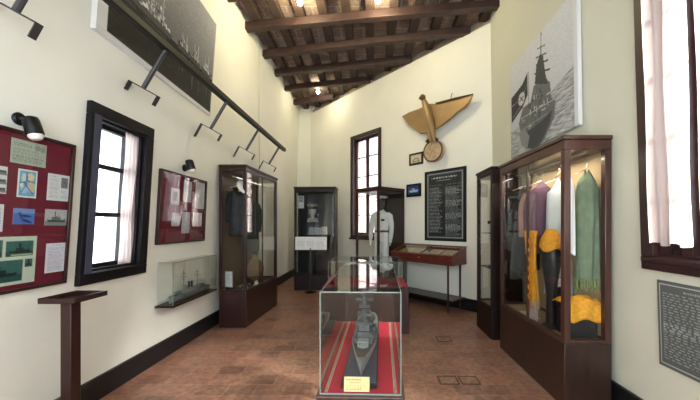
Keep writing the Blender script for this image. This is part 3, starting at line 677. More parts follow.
# ------------------------------------------------------------------ cabinets
def cabinet(name, label, fr, L_, D, H, base, head, m_post, m_base, m_back, post=.05, mull=(), back=True, ends=(1, 1), glass='glass', loc=None, shelf=(), handle=True, solid_end=False):
    """fr maps (a: along 0..L, b: depth 0 back..D front, c: up) to world"""
    t = thing(name, label, 'display cabinet', fr(L_/2, D/2, 0))
    bx = lambda *a: MB().box(*a).map(fr)
    obj('plinth', bx(0, L_, 0, D, 0, base), m_base, t, bevel=.006)
    k = bx(-.015, L_+.015, 0, D+.015, H-.035, H); q_ = bx(0, L_, 0, D, H-head, H-.035); k.add(q_.v, q_.f); obj('cornice', k, m_post, t, bevel=.006)
    for a in (0, L_-post):
        for b in (0, D-post): obj('post', bx(a, a+post, b, b+post, base, H-head), m_post, t, bevel=.005)
    k = MB()
    for b in (0, D-post*.8): q_ = bx(post, L_-post, b, b+post*.8, base, base+.03); k.add(q_.v, q_.f)
    for a in (0, L_-post*.8): q_ = bx(a, a+post*.8, post, D-post, base, base+.03); k.add(q_.v, q_.f)
    obj('bottom_rail', k, m_post, t, bevel=.004)
    xs = [post]+[x for x in mull]+[L_-post]
    for i in range(len(xs)-1):
        g_ = obj('glass_door', bx(xs[i]+.003, xs[i+1]-.003, D-.022, D-.017, base+.03, H-head), M[glass], t)
    for x in mull: obj('door_stile', bx(x-.011, x+.011, D-.03, D-.01, base+.03, H-head), m_post, t)
    if handle and mull: obj('lock', MB().lathe(fr(mull[0]-.05, D-.012, base+.75), [(.012, 0), (.012, .012), (.006, .016)], 10, Vector(fr(0, 1, 0))-Vector(fr(0, 0, 0))), M['silver'], t)
    if solid_end: obj('end_panel', bx(.010, .026, post, D-post, base+.03, H-head), m_post, t)
    if ends[0]: obj('end_glass', bx(.014, .019, post, D-post, base+.03, H-head), M[glass], t)
    if ends[1]: obj('end_glass', bx(L_-.019, L_-.014, post, D-post, base+.03, H-head), M[glass], t)
    if back: obj('back_panel', bx(post*.5, L_-post*.5, .004, .016, base, H-head), m_back, t)
    obj('cabinet_floor', bx(.02, L_-.02, .01, D-.02, base, base+.012), m_back, t)
    for z in shelf: obj('shelf', bx(post*.6, L_-post*.6, .02, D-.04, z-.009, z), m_post, t)
    return t
def lamp_in(fr, a, b, c, e, col=(1, .86, .66), L_=.5, thing_=None):
    l = bpy.data.lights.new('cabinet_light', 'AREA'); l.energy = e; l.color = col; l.shape = 'RECTANGLE'; l.size = L_; l.size_y = .05
    o = bpy.data.objects.new('cabinet_light', l); COL.objects.link(o); o.location = fr(a, b, c-.03)
    x = Vector(fr(1, 0, 0))-Vector(fr(0, 0, 0)); o.rotation_euler = (0, 0, math.atan2(x.y, x.x))
# left cabinet
LCX, LC0 = -2.335, 4.71
def frL(a, b, c): return Vector((LCX+.42-(.42-b)*.9993+.038*a, LC0+a-.038*(b-.42), c))
cabinet('display_cabinet', 'tall dark red-brown glazed cabinet against the left wall', frL, 1.38, .42, 2.485, .54, .10, M['wood_d'], M['wood_d'], M['linen_d'], mull=(.69,))
# narrow and wide right cabinets
frR = lambda a, b, c: Vector((2.035-b, 2.63+a, c))
rc = cabinet('display_cabinet', 'large red-brown cabinet of garments against the right wall, nearest the camera', frR, 1.33, .402, 2.32, .55, .12, M['wood_r'], M['wood_r2'], M['linen'], mull=(.66,), post=.055)
frR2 = lambda a, b, c: Vector((2.045-b, 4.21+a, c))
cabinet('display_cabinet', 'narrow dark cabinet on the right, between the large garment cabinet and the slanted table', frR2, .60, .42, 2.36, .40, .10, M['wood_k'], M['wood_k'], M['linen'], mull=(), shelf=(.95, 1.45), ends=(0, 1), solid_end=True)
obj('handle', MB().ball((1.612, 4.27, 1.60), .022, 10), M['black'], [o for o in COL.objects if o.name.startswith('display_cabinet') and abs(o.location.y-4.51) < .01][0])
# far cabinet
frB = lambda a, b, c: Vector((-1.885+a, 7.95-b, c))
cabinet('display_cabinet', 'tall dark cabinet standing in the far left corner behind the printed sheet', frB, 1.005, .45, 2.5, .36, .12, M['wood_k'], M['wood_k'], M['navy'], mull=(), shelf=(1.35,))
# sailor case: parallel to the oblique wall
sP, wP = BW.loc(P(378.3, 226, 6.28)); SD, SL = wP-.035, .72
frS = lambda a, b, c: BW.pt(sP-SL+a, .035+b, c)
cabinet('display_cabinet', 'square glass case with the white naval uniform, beside the far window', frS, SL, SD, 2.36, .40, .09, M['wood_d'], M['wood_d'], M['wood_k'], mull=(), post=.045)
lamp_in(frR, .66, .2, 2.2, 5, L_=1.1); lamp_in(frL, .69, .22, 2.37, 1.0, (1, .95, .85), 1.0)
t = thing('cabinet_bulb', 'round white bulb under the top of the large garment cabinet', 'light bulb', frR(.1, .33, 2.2))
obj('socket', MB().lathe(frR(.1, .33, 2.16), [(.02, 0), (.022, .04)], 10), M['lens'], t); obj('bulb', MB().ball(frR(.1, .33, 2.13), .034, 12), emit_mat('warm_bulb', (255, 236, 200), 6), t)

# ------------------------------------------------------------------ garments
def garment(name, label, c, ax, zt, zb, wt, wb, th, m, folds=5, sleeves=True, hanger=True, group=None, seed=0, fringe=None, cat='garment'):
    """clothes on a hanger: c (x,y) of hook, ax the direction of the shoulders"""
    ax = Vector((*ax, 0)).normalized(); n = Vector((-ax.y, ax.x, 0)); c3 = Vector((*c, 0)); rr = random.Random(seed)
    t = thing(name, label, cat, (c[0], c[1], zb), group); ph = rr.random()*6
    def fn(u, v):
        a = u*2*PI; co_, si = math.cos(a), math.sin(a); hw = (wt+(wb-wt)*v)/2
        vv = v; shoulder = .11*abs(co_)**1.2*max(0, 1-v*3)
        z = zt+(zb-zt)*vv-shoulder
        k = min(1, .25+v*5); rip = 1+.22*min(1, v*1.5)*math.sin(folds*a+ph+2*v)
        return c3+ax*(co_*hw*min(1, .45+v*14))+n*(si*th/2*k*rip)+Vector((0, 0, z+.012*math.sin(folds*a+ph)*v))
    obj('body', MB().grid(fn, 36, 20, True), m, t)
    if sleeves:
        for s in (-1, 1):
            p0 = c3+ax*s*(wt/2-.03)+Vector((0, 0, zt-.12)); p1 = c3+ax*s*(wt/2+.015)+n*.015+Vector((0, 0, zt-.36)); p2 = c3+ax*s*(wt/2+.005)+n*.03+Vector((0, 0, zt-.6))
            obj('sleeve', MB().tube([p0, (p0+p1)/2+ax*s*.012, p1, (p1+p2)/2, p2], [.05, .055, .05, .046, .048], 10), m, t)
    if fringe:
        k = MB()
        for i in range(34):
            a = i/34*2*PI; b0 = c3+ax*math.cos(a)*wb/2+n*math.sin(a)*th/2+Vector((0, 0, zb+.01)); k.tube([b0, b0+Vector((rr.uniform(-.012, .012), rr.uniform(-.012, .012), -.06)), b0+Vector((rr.uniform(-.02, .02), rr.uniform(-.02, .02), -rr.uniform(.09, .13)))], [.007, .008, .004], 5)
        obj('fringe', k, fringe, t)
    if hanger:
        h = c3+Vector((0, 0, zt)); obj('hanger_hook', MB().tube([h+ax*-.12+Vector((0, 0, -.05)), h, h+Vector((0, 0, .04)), h+ax*.02+Vector((0, 0, .075)), h+ax*.0+Vector((0, 0, .1))], .004, 6), M['silver'], t)
    return t
zr = 2.165
tag(obj('hanging_rail', MB().tube([frR(.03, .2, zr+.02), frR(1.30, .2, zr+.02)], .011, 10), M['silver']), 'steel clothes rail inside the large garment cabinet', 'rail')
GG = 'garments in the large cabinet'
def rg(a, *r, b=.2, **k): p = frR(a, b, 0); return garment('hanging_garment', r[0], (p.x, p.y), r[1], *r[2:], group=GG, **k)
g1 = rg(.14, 'sage green robe with a fringed hem, at the near end of the garment cabinet', (1, .2), 2.06, 1.08, .19, .21, .15, M['green'], folds=7, seed=1, fringe=M['green_d'], sleeves=False, b=.115)
rg(.13, 'white cotton shirt hanging just left of the green robe', (1, 0), 2.03, 1.3, .10, .11, .10, M['white'], folds=5, seed=12, sleeves=False, b=.29)
rg(.54, 'pale blue white robe hanging right of the long golden scarf', (1, -.6), 2.04, .86, .20, .26, .12, M['paleblue'], folds=7, seed=2, sleeves=False, b=.13)
rg(.72, 'mauve jacket hanging between the pale robe and the dusty pink garment', (1, .1), 2.04, 1.45, .26, .26, .10, M['purple'], seed=3, b=.2)
rg(.85, 'dusty pink garment hanging beside the mauve jacket', (1, .1), 2.03, 1.25, .25, .24, .09, M['pinkcl'], seed=4, b=.2)
rg(.99, 'charcoal coat, nearer of the two dark coats in the garment cabinet', (1, .1), 2.03, 1.05, .26, .26, .11, M['charcoal'], seed=5, b=.2)
rg(1.16, 'black coat at the far end of the garment cabinet', (1, .1), 2.03, 1.0, .26, .26, .11, M['navy'], seed=6, b=.2)
# gold sash over a dark stand
p = frR(.625, .345, 0)
t = thing('tasselled_scarf', 'long golden yellow tasselled scarf hanging at the front of the garment cabinet', 'scarf', (p.x, p.y, .63))
def fn(u, v): return Vector((p.x-.012*math.sin(u*9+v*4)-.02*(1-v), p.y+(u-.5)*(.23-.05*v)+.01*math.sin(v*5), 1.50-.80*v))
obj('cloth', MB().grid(fn, 18, 20), M['gold'], t, solid=.02)
k = MB()
for i in range(12):
    y = p.y+(i/11-.5)*.165; k.tube([(p.x, y, .71), (p.x+random.uniform(-.008, .008), y+random.uniform(-.01, .01), .60+random.uniform(-.02, .02))], [.007, .009], 5)
obj('tassels', k, M['gold'], t)
k = MB().tube([(p.x-.034-.012*(1-(1.42-.02*i)/1.5), p.y+.022*math.sin(i*1.3), 1.42-.02*i) for i in range(34)], .008, 6)
obj('braid', k, mat('sash_braid', (190, 116, 22), .7), t)
p2 = frR(.40, .285, 0)
t = thing('gold_cape', 'golden yellow shoulder cape draped over a black form, right of the long scarf', 'garment', (p2.x, p2.y, 1.2))
def fn(u, v):
    a = u*2*PI; r = .05+.075*math.sin(min(1, v*1.1)*PI/2)*(1+.1*math.sin(6*a)*v); return Vector((p2.x+.75*r*math.cos(a), p2.y+r*math.sin(a), 1.52-.20*v+.02*math.sin(3*a)*v))
obj('cloth', MB().grid(fn, 24, 10, True), M['gold'], t)
t2 = MB().lathe((p2.x, p2.y, .562), [(.10, 0), (.10, .02), (.055, .04), (.05, .3), (.07, .45), (.095, .6), (.10, .74), (.07, .84), (.03, .88)], 18, sx=.8)
tag(obj('display_form', t2, M['leather']), 'black display form under the golden cape in the garment cabinet', 'display stand')
# black trunk with gold cloth
tk = thing('black_case', 'black case under the folded gold cloth at the near end of the garment cabinet', 'case', frR(.175, .2, .562))
obj('body', MB().box(1.72, 1.98, 2.71, 2.90, .562, .80), M['leather'], tk, bevel=.02); obj('lid', MB().box(1.712, 1.988, 2.704, 2.908, .80, .86), M['leather'], tk, bevel=.02)
obj('clasp', MB().box(1.80, 1.86, 2.698, 2.712, .775, .80), M['silver'], tk)
def fn(u, v):
    x = 1.695+.305*u; y = 2.70+.36*v; dr = 0
    ed = max(0, .12-v)/.12; 
    z = .878+.016*math.sin(u*11+v*5)+.01*math.sin(v*17)+.035*math.exp(-((u-.5)**2)*9)*math.exp(-((v-.4)**2)*6)
    if v < .25: y = 2.690-.006*math.sin(u*14); z = .878-(.25-v)*.62-.016*math.sin(u*9)
    else: y = 2.690+(v-.25)*.30
    return Vector((x, y, z))
tag(obj('gold_cloth', MB().grid(fn, 26, 26), M['gold'], solid=.012), 'golden yellow cloth folded over the black case in the garment cabinet', 'cloth')
# small cards in the cabinet
cv = Canvas(16, 16, (236, 232, 226)); cv.rect(.0, .0, 1, .12, (150, 40, 44)); cv.rect(0, .88, 1, 1, (150, 40, 44)); cv.text(.15, .25, .85, .8, 4)
tag(panel('card', (1.83, 3.12, 1.03), (1.90, 3.10, 1.04), (1.83, 3.11, .93), .006, cv, M['print']), 'small red-edged card behind the gold cloth', 'card')
tag(obj('card_block', MB().box(1.82, 1.92, 3.095, 3.18, .562, .935), M['leather']), 'dark block carrying the small red-edged card', 'block')
cv = Canvas(16, 22, (168, 152, 156)); cv.text(.12, .1, .88, .9, 8, (210, 200, 200))
tag(panel('card', (1.672, 3.27, .80), (1.690, 3.15, .80), (1.660, 3.27, .562), .005, cv, M['print']), 'mauve grey information card leaning in front of the golden scarf', 'card')
cv = Canvas(26, 16, (226, 222, 208)); cv.text(.08, .12, .92, .88, 5, (190, 186, 174))
tag(panel('paper_sheet', (1.80, 3.6, .564), (1.80, 3.30, .564), (1.67, 3.6, .564), .001, cv, M['print']), 'white sheet lying on the floor of the garment cabinet', 'paper')

# left cabinet contents
GL = 'garments in the left cabinet'
p = frL(.22, .2, 0); garment('hanging_garment', 'black navy jacket at the near end of the left cabinet', (p.x, p.y), (1, .3), 2.2, 1.40, .27, .27, .12, M['navy'], seed=9, group=GL)
p = frL(.66, .2, 0); garment('hanging_garment', 'dark green tunic hanging in the middle of the left cabinet', (p.x, p.y), (1, .6), 2.05, 1.12, .27, .29, .12, M['darkgreen'], seed=10, group=GL)
tag(obj('hanging_rail', MB().tube([frL(.03, .2, 2.31), frL(1.35, .2, 2.31)], .011, 10), M['silver']), 'steel clothes rail inside the left cabinet', 'rail')
for a_, z_ in ((.22, 2.3), (.66, 2.15)): pass
def cap(label, c, ax, m_top, s=1., tilt=(0, 0, 1), peak_m='black'):
    t = thing('peaked_cap', label, 'cap', c)
    tl = Vector(tilt).normalized(); fwd = Vector(ax); fwd = (fwd-tl*fwd.dot(tl)).normalized()
    obj('band', MB().lathe(c, [(.088*s, 0), (.092*s, .004), (.094*s, .042*s), (.09*s, .045*s)], 20, tl), M['navy'], t)
    obj('crown', MB().lathe(c, [(.09*s, .042*s), (.125*s, .068*s), (.13*s, .08*s), (.11*s, .096*s), (.05*s, .102*s), (0, .103*s)], 24, tl), m_top, t)
    sd = tl.cross(fwd); k = MB(); c = Vector(c)
    def fn(u, v): a = (u-.5)*2.2; r = (.088+.055*v)*s; return c+fwd*math.cos(a)*r+sd*math.sin(a)*r*(1-.12*v)+tl*(.006-.028*v)*s
    obj('peak', MB().grid(fn, 14, 4), M[peak_m], t, solid=.006); obj('badge', MB().ball(c+fwd*.098*s+tl*.035*s, .014*s, 8), M['gold'], t)
p = frL(.10, .30, 2.10)
cap('pale peaked cap high at the near end of the left cabinet', p, (.3, -1, 0), M['white'], 1.0, (.75, -.35, .55))
tag(obj('cap_bracket', MB().tube([frL(.10, .016, 2.11), frL(.10, .28, 2.11), frL(.10, .30, 2.115)], .008, 8), M['silver']), 'thin metal peg holding the pale cap in the left cabinet', 'bracket')
t = thing('canvas_bag', 'round brown canvas kit bag on the floor of the left cabinet', 'bag', frL(.86, .21, .552))
c = frL(.86, .20, .552)
obj('body', MB().grid(lambda u, v: c+Vector(((.145*math.sin(.25+v*2.6)*(1+.05*math.sin(7*u*2*PI+v*4)))*math.cos(u*2*PI), (.21*math.sin(.25+v*2.6)*(1+.05*math.sin(5*u*2*PI)))*math.sin(u*2*PI), .42*v)), 28, 14, True), M['burlap'], t)
obj('neck', MB().lathe(c+Vector((0, 0, .405)), [(.05, 0), (.035, .02), (.055, .06), (.05, .075)], 14), M['burlap'], t); obj('cord', MB().lathe(c+Vector((0, 0, .42)), [(.045, 0), (.05, .008), (.045, .016)], 14), M['linen'], t)
t = thing('framed_card', 'white framed card leaning at the near end of the left cabinet', 'framed card', frL(.12, .2, .552))
cv = Canvas(20, 26, (222, 224, 222)); cv.text(.15, .15, .85, .85, 8, (160, 162, 164))
TLp, TRp, BLp = Vector((-2.30, 4.86, .84)), Vector((-2.16, 4.80, .845)), Vector((-2.285, 4.83, .60))
panel('card', TLp, TRp, BLp, .006, cv, M['print'], t)
n_ = (TRp-TLp).cross(BLp-TLp).normalized(); k = MB(); BRp = TRp+BLp-TLp
for a_, b_ in ((TLp, TRp), (TRp, BRp), (BRp, BLp), (BLp, TLp)): k.tube([a_, b_], .008, 6)
obj('frame', k, M['silver'], t); obj('stand', MB().box(-2.26, -2.14, 4.80, 4.86, .552, .604), M['leather'], t)
for i, (a_, b_, lab) in enumerate([(.16, .34, 'small white card nearest the glass on the floor of the left cabinet'), (.52, .36, 'small white folded card in front of the kit bag in the left cabinet')]):
    c = frL(a_, b_, .552); k = MB().prism([c+Vector((-.03, -.05, 0)), c+Vector((.03, -.05, 0)), c+Vector((0, -.05, .075))], (0, .1, 0)); tag(obj('folded_card', k, M['white']), lab, 'card')
t = thing('medal_stand', 'small dark metal object lying beside the framed card in the left cabinet', 'metal object', frL(.3, .25, .552))
obj('shaft', MB().tube([frL(.26, .2, .58), frL(.40, .32, .60)], [.02, .014], 10), M['silver'], t); obj('foot', MB().box(*sorted((frL(.3, .22, 0).x, frL(.3, .30, 0).x)), 4.98, 5.06, .552, .59), M['leather'], t)

# far cabinet contents
t = thing('uniform_bust', 'small silver bust with a cap on the shelf of the far corner cabinet', 'bust', frB(.40, .22, 1.35))
c = frB(.40, .22, 1.35)
obj('pedestal', MB().lathe(c, [(.09, 0), (.09, .03), (.05, .05), (.045, .28), (.06, .3)], 16), M['wood_k'], t)
obj('head', MB().lathe(c+Vector((0, 0, .3)), [(.13, 0), (.14, .03), (.10, .09), (.05, .12), (.05, .16), (.08, .21), (.09, .27), (.085, .33), (.05, .37)], 18, sy=.8), M['silver'], t)
cap('grey peaked cap on the silver bust in the far corner cabinet', c+Vector((0, 0, .64)), (0, -1, 0), M['silver'], 1.1)
GF = 'framed pictures in the far cabinet'
for i, (a_, z_, w_, h_, lab) in enumerate([(.42, 1.36, .12, .17, 'small framed picture at the left on the far cabinet shelf'), (.57, 1.36, .12, .15, 'small framed picture in the middle of the far cabinet shelf'), (.72, 1.36, .13, .18, 'small framed picture at the right on the far cabinet shelf')]):
    b_ = .36; t = thing('small_frame', lab, 'framed picture', frB(a_, b_, 1.35), GF); p = frB(a_-w_/2, b_, 1.35+h_); cv = Canvas(14, 16, (96, 98, 104)); cv.rect(.15, .15, .85, .85, (60+24*i, 64+18*i, 72+18*i)); cv.ell(.5, .45, .2, .25, (140, 136, 130))
    panel('picture', p, p+Vector((w_, 0, 0)), p-Vector((0, 0, h_)), .008, cv, M['print'], t)
    k = MB(); 
    for q_ in ((0, w_, h_-.012, h_), (0, w_, 0, .012), (0, .012, .012, h_-.012), (w_-.012, w_, .012, h_-.012)): k.box(p.x+q_[0], p.x+q_[1], p.y-.008, p.y+.008, p.z-h_+q_[2], p.z-h_+q_[3])
    obj('frame', k, M['silver'], t)
cv = Canvas(14, 30, (176, 180, 190)); cv.rect(.1, .06, .9, .5, (120, 126, 140)); cv.rect(.1, .54, .9, .94, (206, 208, 212)); cv.text(.15, .6, .85, .9, 4)
p = frB(.09, .41, 2.28); tag(panel('photo_print', p, p+Vector((.14, 0, 0)), p-Vector((0, 0, .30)), .004, cv, M['print']), 'narrow grey photograph at the top left of the far corner cabinet', 'photograph')
k = MB().lathe(frB(.35, .2, .372), [(.12, 0), (.13, .1), (.1, .25), (.12, .4), (.06, .5)], 16); tag(obj('black_vase', k, M['leather']), 'black rounded vessel low in the far corner cabinet', 'vessel')

# printed sheet on a floor stand
d = 7.22; t = thing('sheet_stand', 'white printed sheet on a thin dark floor stand before the far corner cabinet', 'sign stand', (P(310.5, 290, d).x, d, 0))
cx = P(310.5, 290, d).x
obj('foot', MB().lathe((cx, d, 0), [(.13, 0), (.13, .015), (.03, .03), (.02, .05)], 20), M['black'], t)
obj('pole', MB().tube([(cx, d, .03), (cx, d, EYE+(VY-248)/F*d)], .014, 10), M['steel'], t)
a0, a1 = P(295.3, 236.8, d), P(326.8, 249.8, d)
obj('board', MB().box(a0.x-.005, a1.x+.005, d, d+.02, a1.z-.02, a0.z), M['black'], t)
cv = Canvas(90, 36, (246, 247, 248))
for x in (.05, .36, .67): cv.text(x, .1, x+.27, .92, 10, (176, 178, 182), ragged=.15, word=.05)
panel('sheet', (a0.x, d-.004, a0.z), (a1.x, d-.004, a0.z), (a0.x, d-.004, a1.z), .003, cv, M['print'], t); obj('lip', MB().box(a0.x, a1.x, d-.04, d+.01, a1.z-.022, a1.z-.006), M['black'], t)

# ------------------------------------------------------------------ naval mannequin
def mannequin():
    c = frS(SL*.56, SD*.5, 0); z0 = .412; f = Vector((N.x, N.y, 0)); f = (f+Vector((.25, -.25, 0))).normalized(); r = Vector((f.y, -f.x, 0)); ct = Vector((c.x, c.y, z0))
    t = thing('mannequin', 'mannequin in a white naval uniform and cap inside the glass case by the far window', 'mannequin', ct)
    W_ = lambda a, b, h: ct+r*a+f*b+Vector((0, 0, h))
    def body(u, v):
        ang = u*2*PI; prof = [(0.80, .165, .115), (.92, .17, .12), (1.02, .155, .11), (1.12, .165, .115), (1.25, .19, .125), (1.36, .20, .115), (1.43, .15, .09), (1.47, .07, .06), (1.50, .055, .055)]
        i = min(len(prof)-2, int(v*(len(prof)-1))); k = v*(len(prof)-1)-i; h, a, b = [prof[i][j]+(prof[i+1][j]-prof[i][j])*k for j in range(3)]
        return W_(a*math.cos(ang), b*math.sin(ang), h)
    jk = obj('jacket', MB().grid(body, 24, 24, True), M['white'], t)
    for s in (-1, 1):
        obj('sleeve', MB().tube([W_(s*.15, 0, 1.40), W_(s*.205, 0, 1.36), W_(s*.235, -.01, 1.2), W_(s*.245, 0, 1.08), W_(s*.245, .03, .95), W_(s*.24, .05, .86)], [.05, .06, .056, .05, .047, .043], 12), M['white'], t)
        h = obj('hand', MB().tube([W_(s*.24, .05, .87), W_(s*.24, .055, .82), W_(s*.24, .06, .78)], [.026, .034, .026], 8), M['white'], t)
        for k_ in range(4): obj('finger', MB().tube([W_(s*.24, .04+.014*k_, .79), W_(s*.237, .042+.014*k_, .745), W_(s*.228, .045+.014*k_, .72)], [.008, .007, .005], 6), M['white'], h)
        obj('trouser_leg', MB().tube([W_(s*.085, 0, .86), W_(s*.09, 0, .6), W_(s*.095, 0, .4), W_(s*.1, -.005, .06)], [.085, .082, .07, .07], 14), M['white'], t)
        obj('shoe', MB().lathe(W_(s*.1, .05, 0), [(.13, 0), (.135, .02), (.1, .05), (.04, .085), (0, .09)], 14, sx=.36, sy=1, ref=tuple(r)), M['white'], t)
        obj('epaulette', MB().tube([W_(s*.09, 0, 1.452), W_(s*.185, 0, 1.412)], .018, 8), M['navy'], t)
    obj('belt', MB().grid(lambda u, v: W_(.162*math.cos(u*2*PI), .117*math.sin(u*2*PI), 1.0+.045*v), 24, 2, True), M['linen_d'], t); obj('buckle', MB().box(-.025, .025, .112, .125, 1.0, 1.045).map(lambda a, b, h: W_(a, b, h)), M['gold'], t)
    obj('medals', MB().box(.05, .13, .112, .13, 1.245, 1.285).map(lambda a, b, h: W_(-a, b, h)), M['navy'], t)
    k = MB()
    for i in range(5): k.ball(W_(0, .122-.002*i, 1.1+.065*i), .008, 6)
    obj('buttons', k, M['gold'], t)
    def head(u, v):
        ang = u*2*PI; prof = [(1.47, .05, .05), (1.53, .052, .055), (1.56, .062, .085), (1.60, .07, .095), (1.65, .075, .1), (1.70, .076, .1), (1.75, .06, .085), (1.775, .02, .03)]
        i = min(len(prof)-2, int(v*(len(prof)-1))); k = v*(len(prof)-1)-i; h, a, b = [prof[i][j]+(prof[i+1][j]-prof[i][j])*k for j in range(3)]
        return W_(a*math.cos(ang), b*math.sin(ang)+.012, h)
    hd = obj('head', MB().grid(head, 20, 21, True), M['skin_d'], t)
    obj('nose', MB().tube([W_(0, .105, 1.665), W_(0, .128, 1.63), W_(0, .112, 1.62)], [.008, .014, .01], 8), M['skin_d'], hd)
    for s in (-1, 1): obj('ear', MB().ball(W_(s*.074, .01, 1.645), .026, 8, .35, .8, 1.2), M['skin_d'], hd); obj('eye', MB().ball(W_(s*.03, .103, 1.665), .009, 6), M['navy'], hd)
    obj('mouth', MB().ball(W_(0, .108, 1.59), .016, 8, 1.3, .5, .3), M['linen_d'], hd)
    # cap belongs to the outfit
    p = W_(0, .01, 1.70); cm = MB().lathe(p, [(.085, 0), (.092, .005), (.095, .04)], 22); obj('cap_band', cm, M['navy'], t)
    obj('cap_crown', MB().lathe(p, [(.094, .035), (.135, .062), (.138, .075), (.11, .09), (0, .096)], 24), M['white'], t)
    obj('cap_peak', MB().grid(lambda u, v: p+f*math.cos((u-.5)*2.2)*(.09+.055*v)+r*math.sin((u-.5)*2.2)*(.09+.045*v)+Vector((0, 0, .004-.03*v)), 12, 3), M['black'], t, solid=.005)
mannequin()

# ------------------------------------------------------------------ eagle, pictures and names board on the oblique wall
def on_back(px, py, w): a, z = BW.hit(px, py, w); return BW.pt(a, w, z)
c0 = on_back(433, 151, .1)
eg = thing('eagle_sculpture', 'bronze eagle sculpture with spread wings and round disc, high on the oblique wall', 'sculpture', c0)
NN = Vector((N.x, N.y, 0))
k = MB(); wr = [(426, 104), (436, 104.5), (455, 99.5), (474, 94.6), (471, 102), (466, 108), (458, 113), (453, 118), (446, 123.5), (440, 128), (432, 131), (427, 122)]
k.prism([on_back(x, y, .13) for x, y in wr], NN*.05); obj('wing', k, M['bronze'], eg, bevel=.012)
k = MB(); k.prism([on_back(x, y, .10) for x, y in [(403, 116.8), (411, 112.5), (420, 109.5), (427, 106), (432, 131), (428, 133.5), (422, 134), (416, 130.5), (410, 126)]], NN*.05); obj('wing', k, M['bronze'], eg, bevel=.012)
k = MB(); k.tube([on_back(436, 103.5, .19), on_back(455, 98.7, .20), on_back(473, 94.0, .19)], [.02, .022, .008], 8); obj('wing_edge', k, M['bronze_k'], eg)
bp = [(422.5, 98, .03), (424, 101, .05), (425.5, 105, .066), (427.5, 112, .085), (429.5, 119, .09), (431.5, 126, .08), (432.5, 132, .07), (433, 138, .06), (433.5, 141, .045)]
obj('body', MB().tube([on_back(x, y, .27-.012*i) for i, (x, y, r) in enumerate(bp)], [r for *_, r in bp], 14), M['bronze'], eg)
hd = obj('head', MB().ball(on_back(422.6, 97.5, .29), .062, 12), M['bronze_k'], eg); obj('beak', MB().tube([on_back(421.5, 97.5, .32), on_back(419.5, 98, .34), on_back(418.8, 99.5, .345)], [.03, .018, .005], 8), M['bronze_k'], hd)
for dx in (-2.2, 1.6):
    obj('leg', MB().tube([on_back(431+dx*.6, 127, .22), on_back(431.5+dx, 135, .22), on_back(433+dx, 142, .2)], [.05, .04, .022], 8), M['bronze'], eg)
# disc with its relief cross
dc = on_back(433.6, 151.2, .12); ru = Vector((U.x, U.y, 0)); up_ = Vector((0, 0, 1)); rx = .31; ry = .235
da, dz = BW.hit(433.6, 151.2, .12); rx = abs(BW.hit(443, 151, .12)[0]-BW.hit(424.4, 151, .12)[0])/2; ry = abs(BW.hit(433, 140.5, .12)[1]-BW.hit(433, 161.5, .12)[1])/2
disc = obj('disc', MB().lathe(dc, [(1, -.06), (1, .02), (.93, .035), (.0, .035)], 40, NN, sx=rx, sy=ry, ref=tuple(ru)), M['bronze_l'], eg)
obj('rim', MB().tube([dc+NN*.03+ru*math.cos(i/40*2*PI)*rx*.97+up_*math.sin(i/40*2*PI)*ry*.97 for i in range(41)], .016, 8), M['bronze_k'], disc)
k = MB(); hk = .5; th_ = .09
def bar(x0, y0, x1, y1):
    p_ = [(x0, y0), (x1, y0), (x1, y1), (x0, y1)]; ca = math.cos(PI/4+.12); sa = math.sin(PI/4+.12)
    k.prism([dc+NN*.034+ru*((x*ca-y*sa)*rx)+up_*((x*sa+y*ca)*ry) for x, y in p_], NN*.008)
bar(-hk, -th_/2, hk, th_/2); bar(-th_/2, -hk, th_/2, hk)
bar(hk-th_, -hk, hk, 0); bar(-hk, 0, th_-hk, hk); bar(0, hk-th_, hk, hk); bar(-hk, -hk, 0, th_-hk)
obj('relief', k, mat('relief_bronze', (172, 146, 114), .55, metal=.2), disc)
obj('wreath', MB().tube([dc+NN*.06+ru*math.cos(a)*rx*.6+up_*(math.sin(a)*ry*.35+ry*.8) for a in np.linspace(PI*.1, PI*.9, 9)], [.03]*9, 8), M['bronze_k'], disc)
obj('wire', MB().tube([on_back(450.5, 99.5, .05), on_back(451.3, 96, .06), on_back(452.2, 93, .05)], .008, 5), M['bronze_k'], eg)

def framed(name, pts, label, cv, m_f, fw=.02, cat='framed picture', group=None, w=.03, W=BW, gl=True, m='print'):
    q = quad(W, pts, w); a0, a1, z0, z1 = q; t = thing(name, label, cat, W.pt((a0+a1)/2, 0, z0), group)
    obj('frame', casing_frame(W, q, fw, .001, w), m_f, t, bevel=.003)
    q2_ = (a0+fw*.8, a1-fw*.8, z0+fw*.8, z1-fw*.8) if a1 > a0 else (a0-fw*.8, a1+fw*.8, z0+fw*.8, z1-fw*.8)
    wall_panel('picture', W, q2_, w-.012, .01, cv, M[m], t)
    if gl: obj('glass_cover', wbox(W, a0+(.01 if a1 > a0 else -.01), a1-(.01 if a1 > a0 else -.01), w-.008, w-.006, z0+.01, z1-.01), M['glass'], t)
    return t
cv = Canvas(40, 30, (226, 214, 186)); cv.ell(.5, .72, .3, .34, (176, 150, 112)); cv.ell(.5, .78, .2, .24, (226, 214, 186)); cv.rect(.2, .75, .8, .82, (120, 96, 70))
framed('picture_frame', [(409, 153.7), (422.6, 151.9), (422.6, 164), (409, 165.2)], 'small wooden framed cream drawing below the left wing of the eagle', cv, M['wood_d'], .04)
cv = Canvas(40, 36, (52, 78, 134)); cv.rect(0, 0, 1, .3, (40, 60, 120)); cv.poly([(.1, .5), (.9, .46), (.8, .7), (.2, .7)], (190, 206, 232)); cv.rect(.35, .3, .6, .5, (150, 176, 220)); cv.rect(0, .8, 1, 1, (30, 40, 66))
framed('picture_frame', [(406.2, 184.6), (420.8, 183), (420.2, 196.3), (406.2, 197)], 'small black framed blue picture of a ship, left of the names board', cv, M['black'], .04)
cv = Canvas(110, 190, (46, 48, 52))
